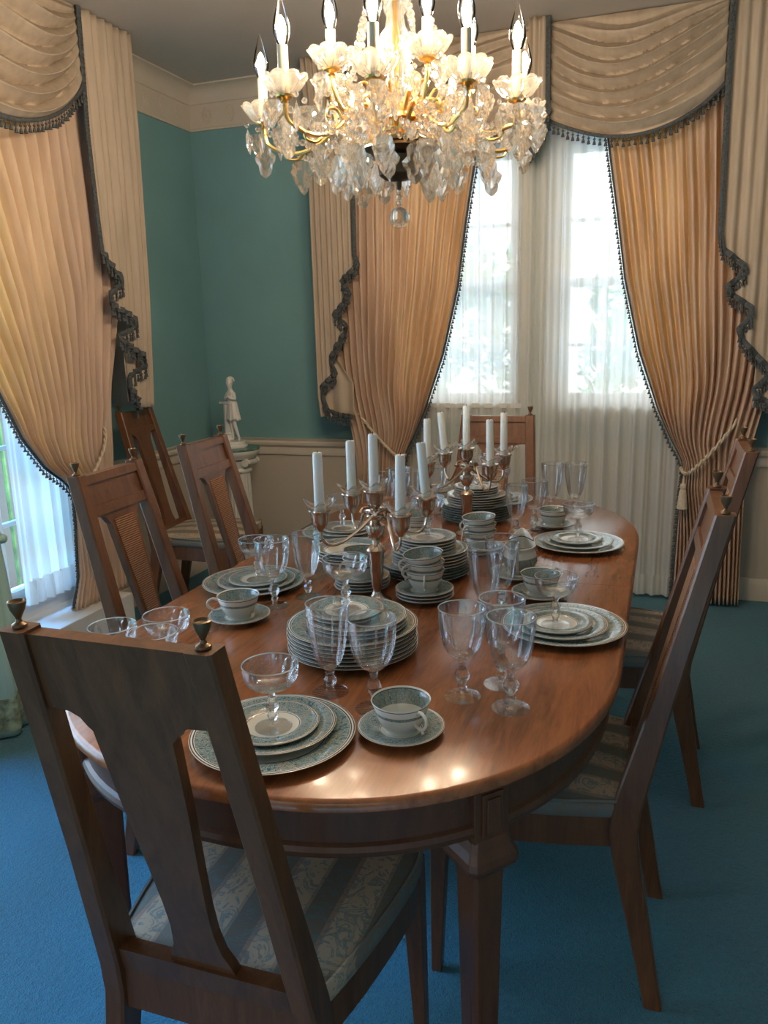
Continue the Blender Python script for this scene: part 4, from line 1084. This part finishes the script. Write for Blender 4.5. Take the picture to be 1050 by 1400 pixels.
E_ = [(0, 1), (1, 2), (2, 3), (3, 4), (4, 5), (5, 6), (6, 7), (7, 8), (3, 9), (9, 10), (10, 11), (11, 12), (3, 13), (13, 14), (14, 15), (15, 16), (0, 17), (17, 18), (18, 19), (19, 20), (20, 21), (0, 22), (22, 23), (23, 24), (24, 25), (25, 26)]
skin_body('boy_body', N, E_, 'bisque', st)
g = G()
def tunic(u, v):
    a = 2 * pi * u; r = .0225 + .012 * v + .0025 * v * sin(11 * a); return (.007 + .004 * v + r * cos(a) * 1.05, r * sin(a) * .85 - .001, .216 - .088 * v + .004 * v * sin(5 * a))
g.grid(tunic, 66, 8); o = g.obj('tunic', 'bisque', st); o.modifiers.new('t', 'SOLIDIFY').thickness = .003
g = G()
for k in range(46):
    a = random.uniform(0, 2 * pi); ph = random.uniform(-.1, 1.4); q = .0175
    g.ball((-.001 + q * cos(a) * cos(ph), .003 + q * sin(a) * cos(ph) * .95, .308 + q * sin(ph) * 1.1), .0052, 8, 5)
g.obj('curly_hair', 'bisque', st)

# ---------------------------------------------------------------- skirted side table at the left edge
sk = tag(empty('skirted_table', (-2.425, 2.10, 0)), 'small round side table in an aqua floor-length cloth by the left window', 'side table')
def skirt(u, v):
    a = 2 * pi * u; z = .735 - .725 * v; r = .195 + .035 * v + .016 * (v ** .6) * sin(13 * a + 1.5 * v) + .006 * v * sin(5 * a)
    return (r * cos(a), r * sin(a), z)
g = G(); g.grid(skirt, 130, 24); o = g.obj('floor_cloth', 'skirt', sk, auto=80); o.modifiers.new('t', 'SOLIDIFY').thickness = .003
g = G(); g.grid(lambda u, v: (lambda p: (p[0] * 1.02, p[1] * 1.02, p[2]))(skirt(u, .80 + .17 * v)), 130, 4); o = g.obj('floral_hem', 'skirtlace', sk, auto=80)
G().lathe([(0, .72), (.19, .72), (.198, .728), (.198, .742), (.190, .748), (0, .748)], 60).obj('round_top', 'linenblue', sk, auto=50)
g = G()
for k in range(40):
    a = k * 2 * pi / 40; g.ball((.205 * cos(a), .205 * sin(a), .715 + .008 * sin(5 * a)), .015 + .004 * sin(k * 1.7), 8, 6)
g.obj('gathered_swag', 'skirt', sk)

# ---------------------------------------------------------------- light
SKY_LEFT, SKY_BACK, FILL_FRONT, SKY_UP = (2.0, 56.0, 150.0), (4.7, 5.1, 5.3), (.21, .16, .11), (4.0, 4.2, 4.0)  # front value is added fill for the unseen opening behind the camera
w = bpy.data.worlds.new('sky'); S.world = w; w.use_nodes = True; nt = w.node_tree; nt.nodes.clear()
out = nt.nodes.new('ShaderNodeOutputWorld'); bg = nt.nodes.new('ShaderNodeBackground'); tc = nt.nodes.new('ShaderNodeTexCoord')
def vm(op, a, b=None):
    n = nt.nodes.new('ShaderNodeVectorMath'); n.operation = op
    nt.links.new(a, n.inputs[0])
    if b is not None:
        if isinstance(b, tuple): n.inputs[1].default_value = b
        else: nt.links.new(b, n.inputs[1])
    return n.outputs['Value'] if op == 'DOT_PRODUCT' else n.outputs[0]
acc = None
for d, c in (((-.49, -.10, .866), SKY_LEFT), ((-1, 0, 0), (2.6, 3.7, 4.9)), ((0, 1, 0), SKY_BACK), ((0, -1, 0), FILL_FRONT), ((1, 0, 0), FILL_FRONT), ((0, 0, 1), SKY_UP)):
    dp = vm('DOT_PRODUCT', tc.outputs['Generated'], d)
    m = nt.nodes.new('ShaderNodeMath'); m.operation = 'MAXIMUM'; nt.links.new(dp, m.inputs[0]); m.inputs[1].default_value = 0
    m2 = nt.nodes.new('ShaderNodeMath'); m2.operation = 'POWER'; nt.links.new(m.outputs[0], m2.inputs[0]); m2.inputs[1].default_value = 28 if c is SKY_LEFT else 2
    cc = nt.nodes.new('ShaderNodeCombineXYZ')
    for i in range(3): nt.links.new(m2.outputs[0], cc.inputs[i])
    t_ = vm('MULTIPLY', cc.outputs[0], c)
    acc = t_ if acc is None else vm('ADD', acc, t_)
nt.links.new(acc, bg.inputs[0]); bg.inputs[1].default_value = 1.
nt.links.new(bg.outputs[0], out.inputs[0])
def portal(name, loc, rot, sx, sy):
    l = bpy.data.lights.new(name, 'AREA'); l.shape = 'RECTANGLE'; l.size = sx; l.size_y = sy; l.cycles.is_portal = True
    o = bpy.data.objects.new(name, l); COL.objects.link(o); o.location = loc; o.rotation_euler = rot
portal('back_window_portal', (-.635, YB + .17, 1.67), (radians(-90), 0, 0), 1.6, 1.32)
portal('fill_opening_portal', (-.35, YF - .12, 1.175), (radians(90), 0, 0), 3.3, 2.35)
portal('left_window_portal', (XL - .17, 1.685, 1.295), (0, radians(-90), 0), 2.06, 2.7)

# ---------------------------------------------------------------- camera
yaw, pitch, roll = radians(19.2933), radians(12.7200), radians(-1.5504)
f = Vector((-sin(yaw) * cos(pitch), cos(yaw) * cos(pitch), -sin(pitch))); r = Vector((cos(yaw), sin(yaw), 0)); u = r.cross(f)
r2 = r * cos(roll) + u * sin(roll); u2 = -r * sin(roll) + u * cos(roll)
cam = bpy.data.cameras.new('camera'); co = bpy.data.objects.new('camera', cam); COL.objects.link(co)
mw = Matrix((r2, u2, -f)).transposed().to_4x4(); mw.translation = (0, 0, 1.4196); co.matrix_world = mw
cam.sensor_fit = 'VERTICAL'; cam.sensor_height = 36; cam.lens = 36 * 1096.05 / 1400; cam.clip_start = .02; cam.clip_end = 200
S.camera = co
S.view_settings.view_transform = 'Standard'; S.view_settings.look = 'None'; S.view_settings.gamma = 1; S.view_settings.exposure = .5
S.view_settings.use_curve_mapping = False
cy = S.cycles
cy.max_bounces = 14; cy.diffuse_bounces = 5; cy.glossy_bounces = 6; cy.transmission_bounces = 12; cy.transparent_max_bounces = 32
cy.use_denoising = True; cy.sample_clamp_indirect = 6; cy.caustics_reflective = False; cy.blur_glossy = 0.
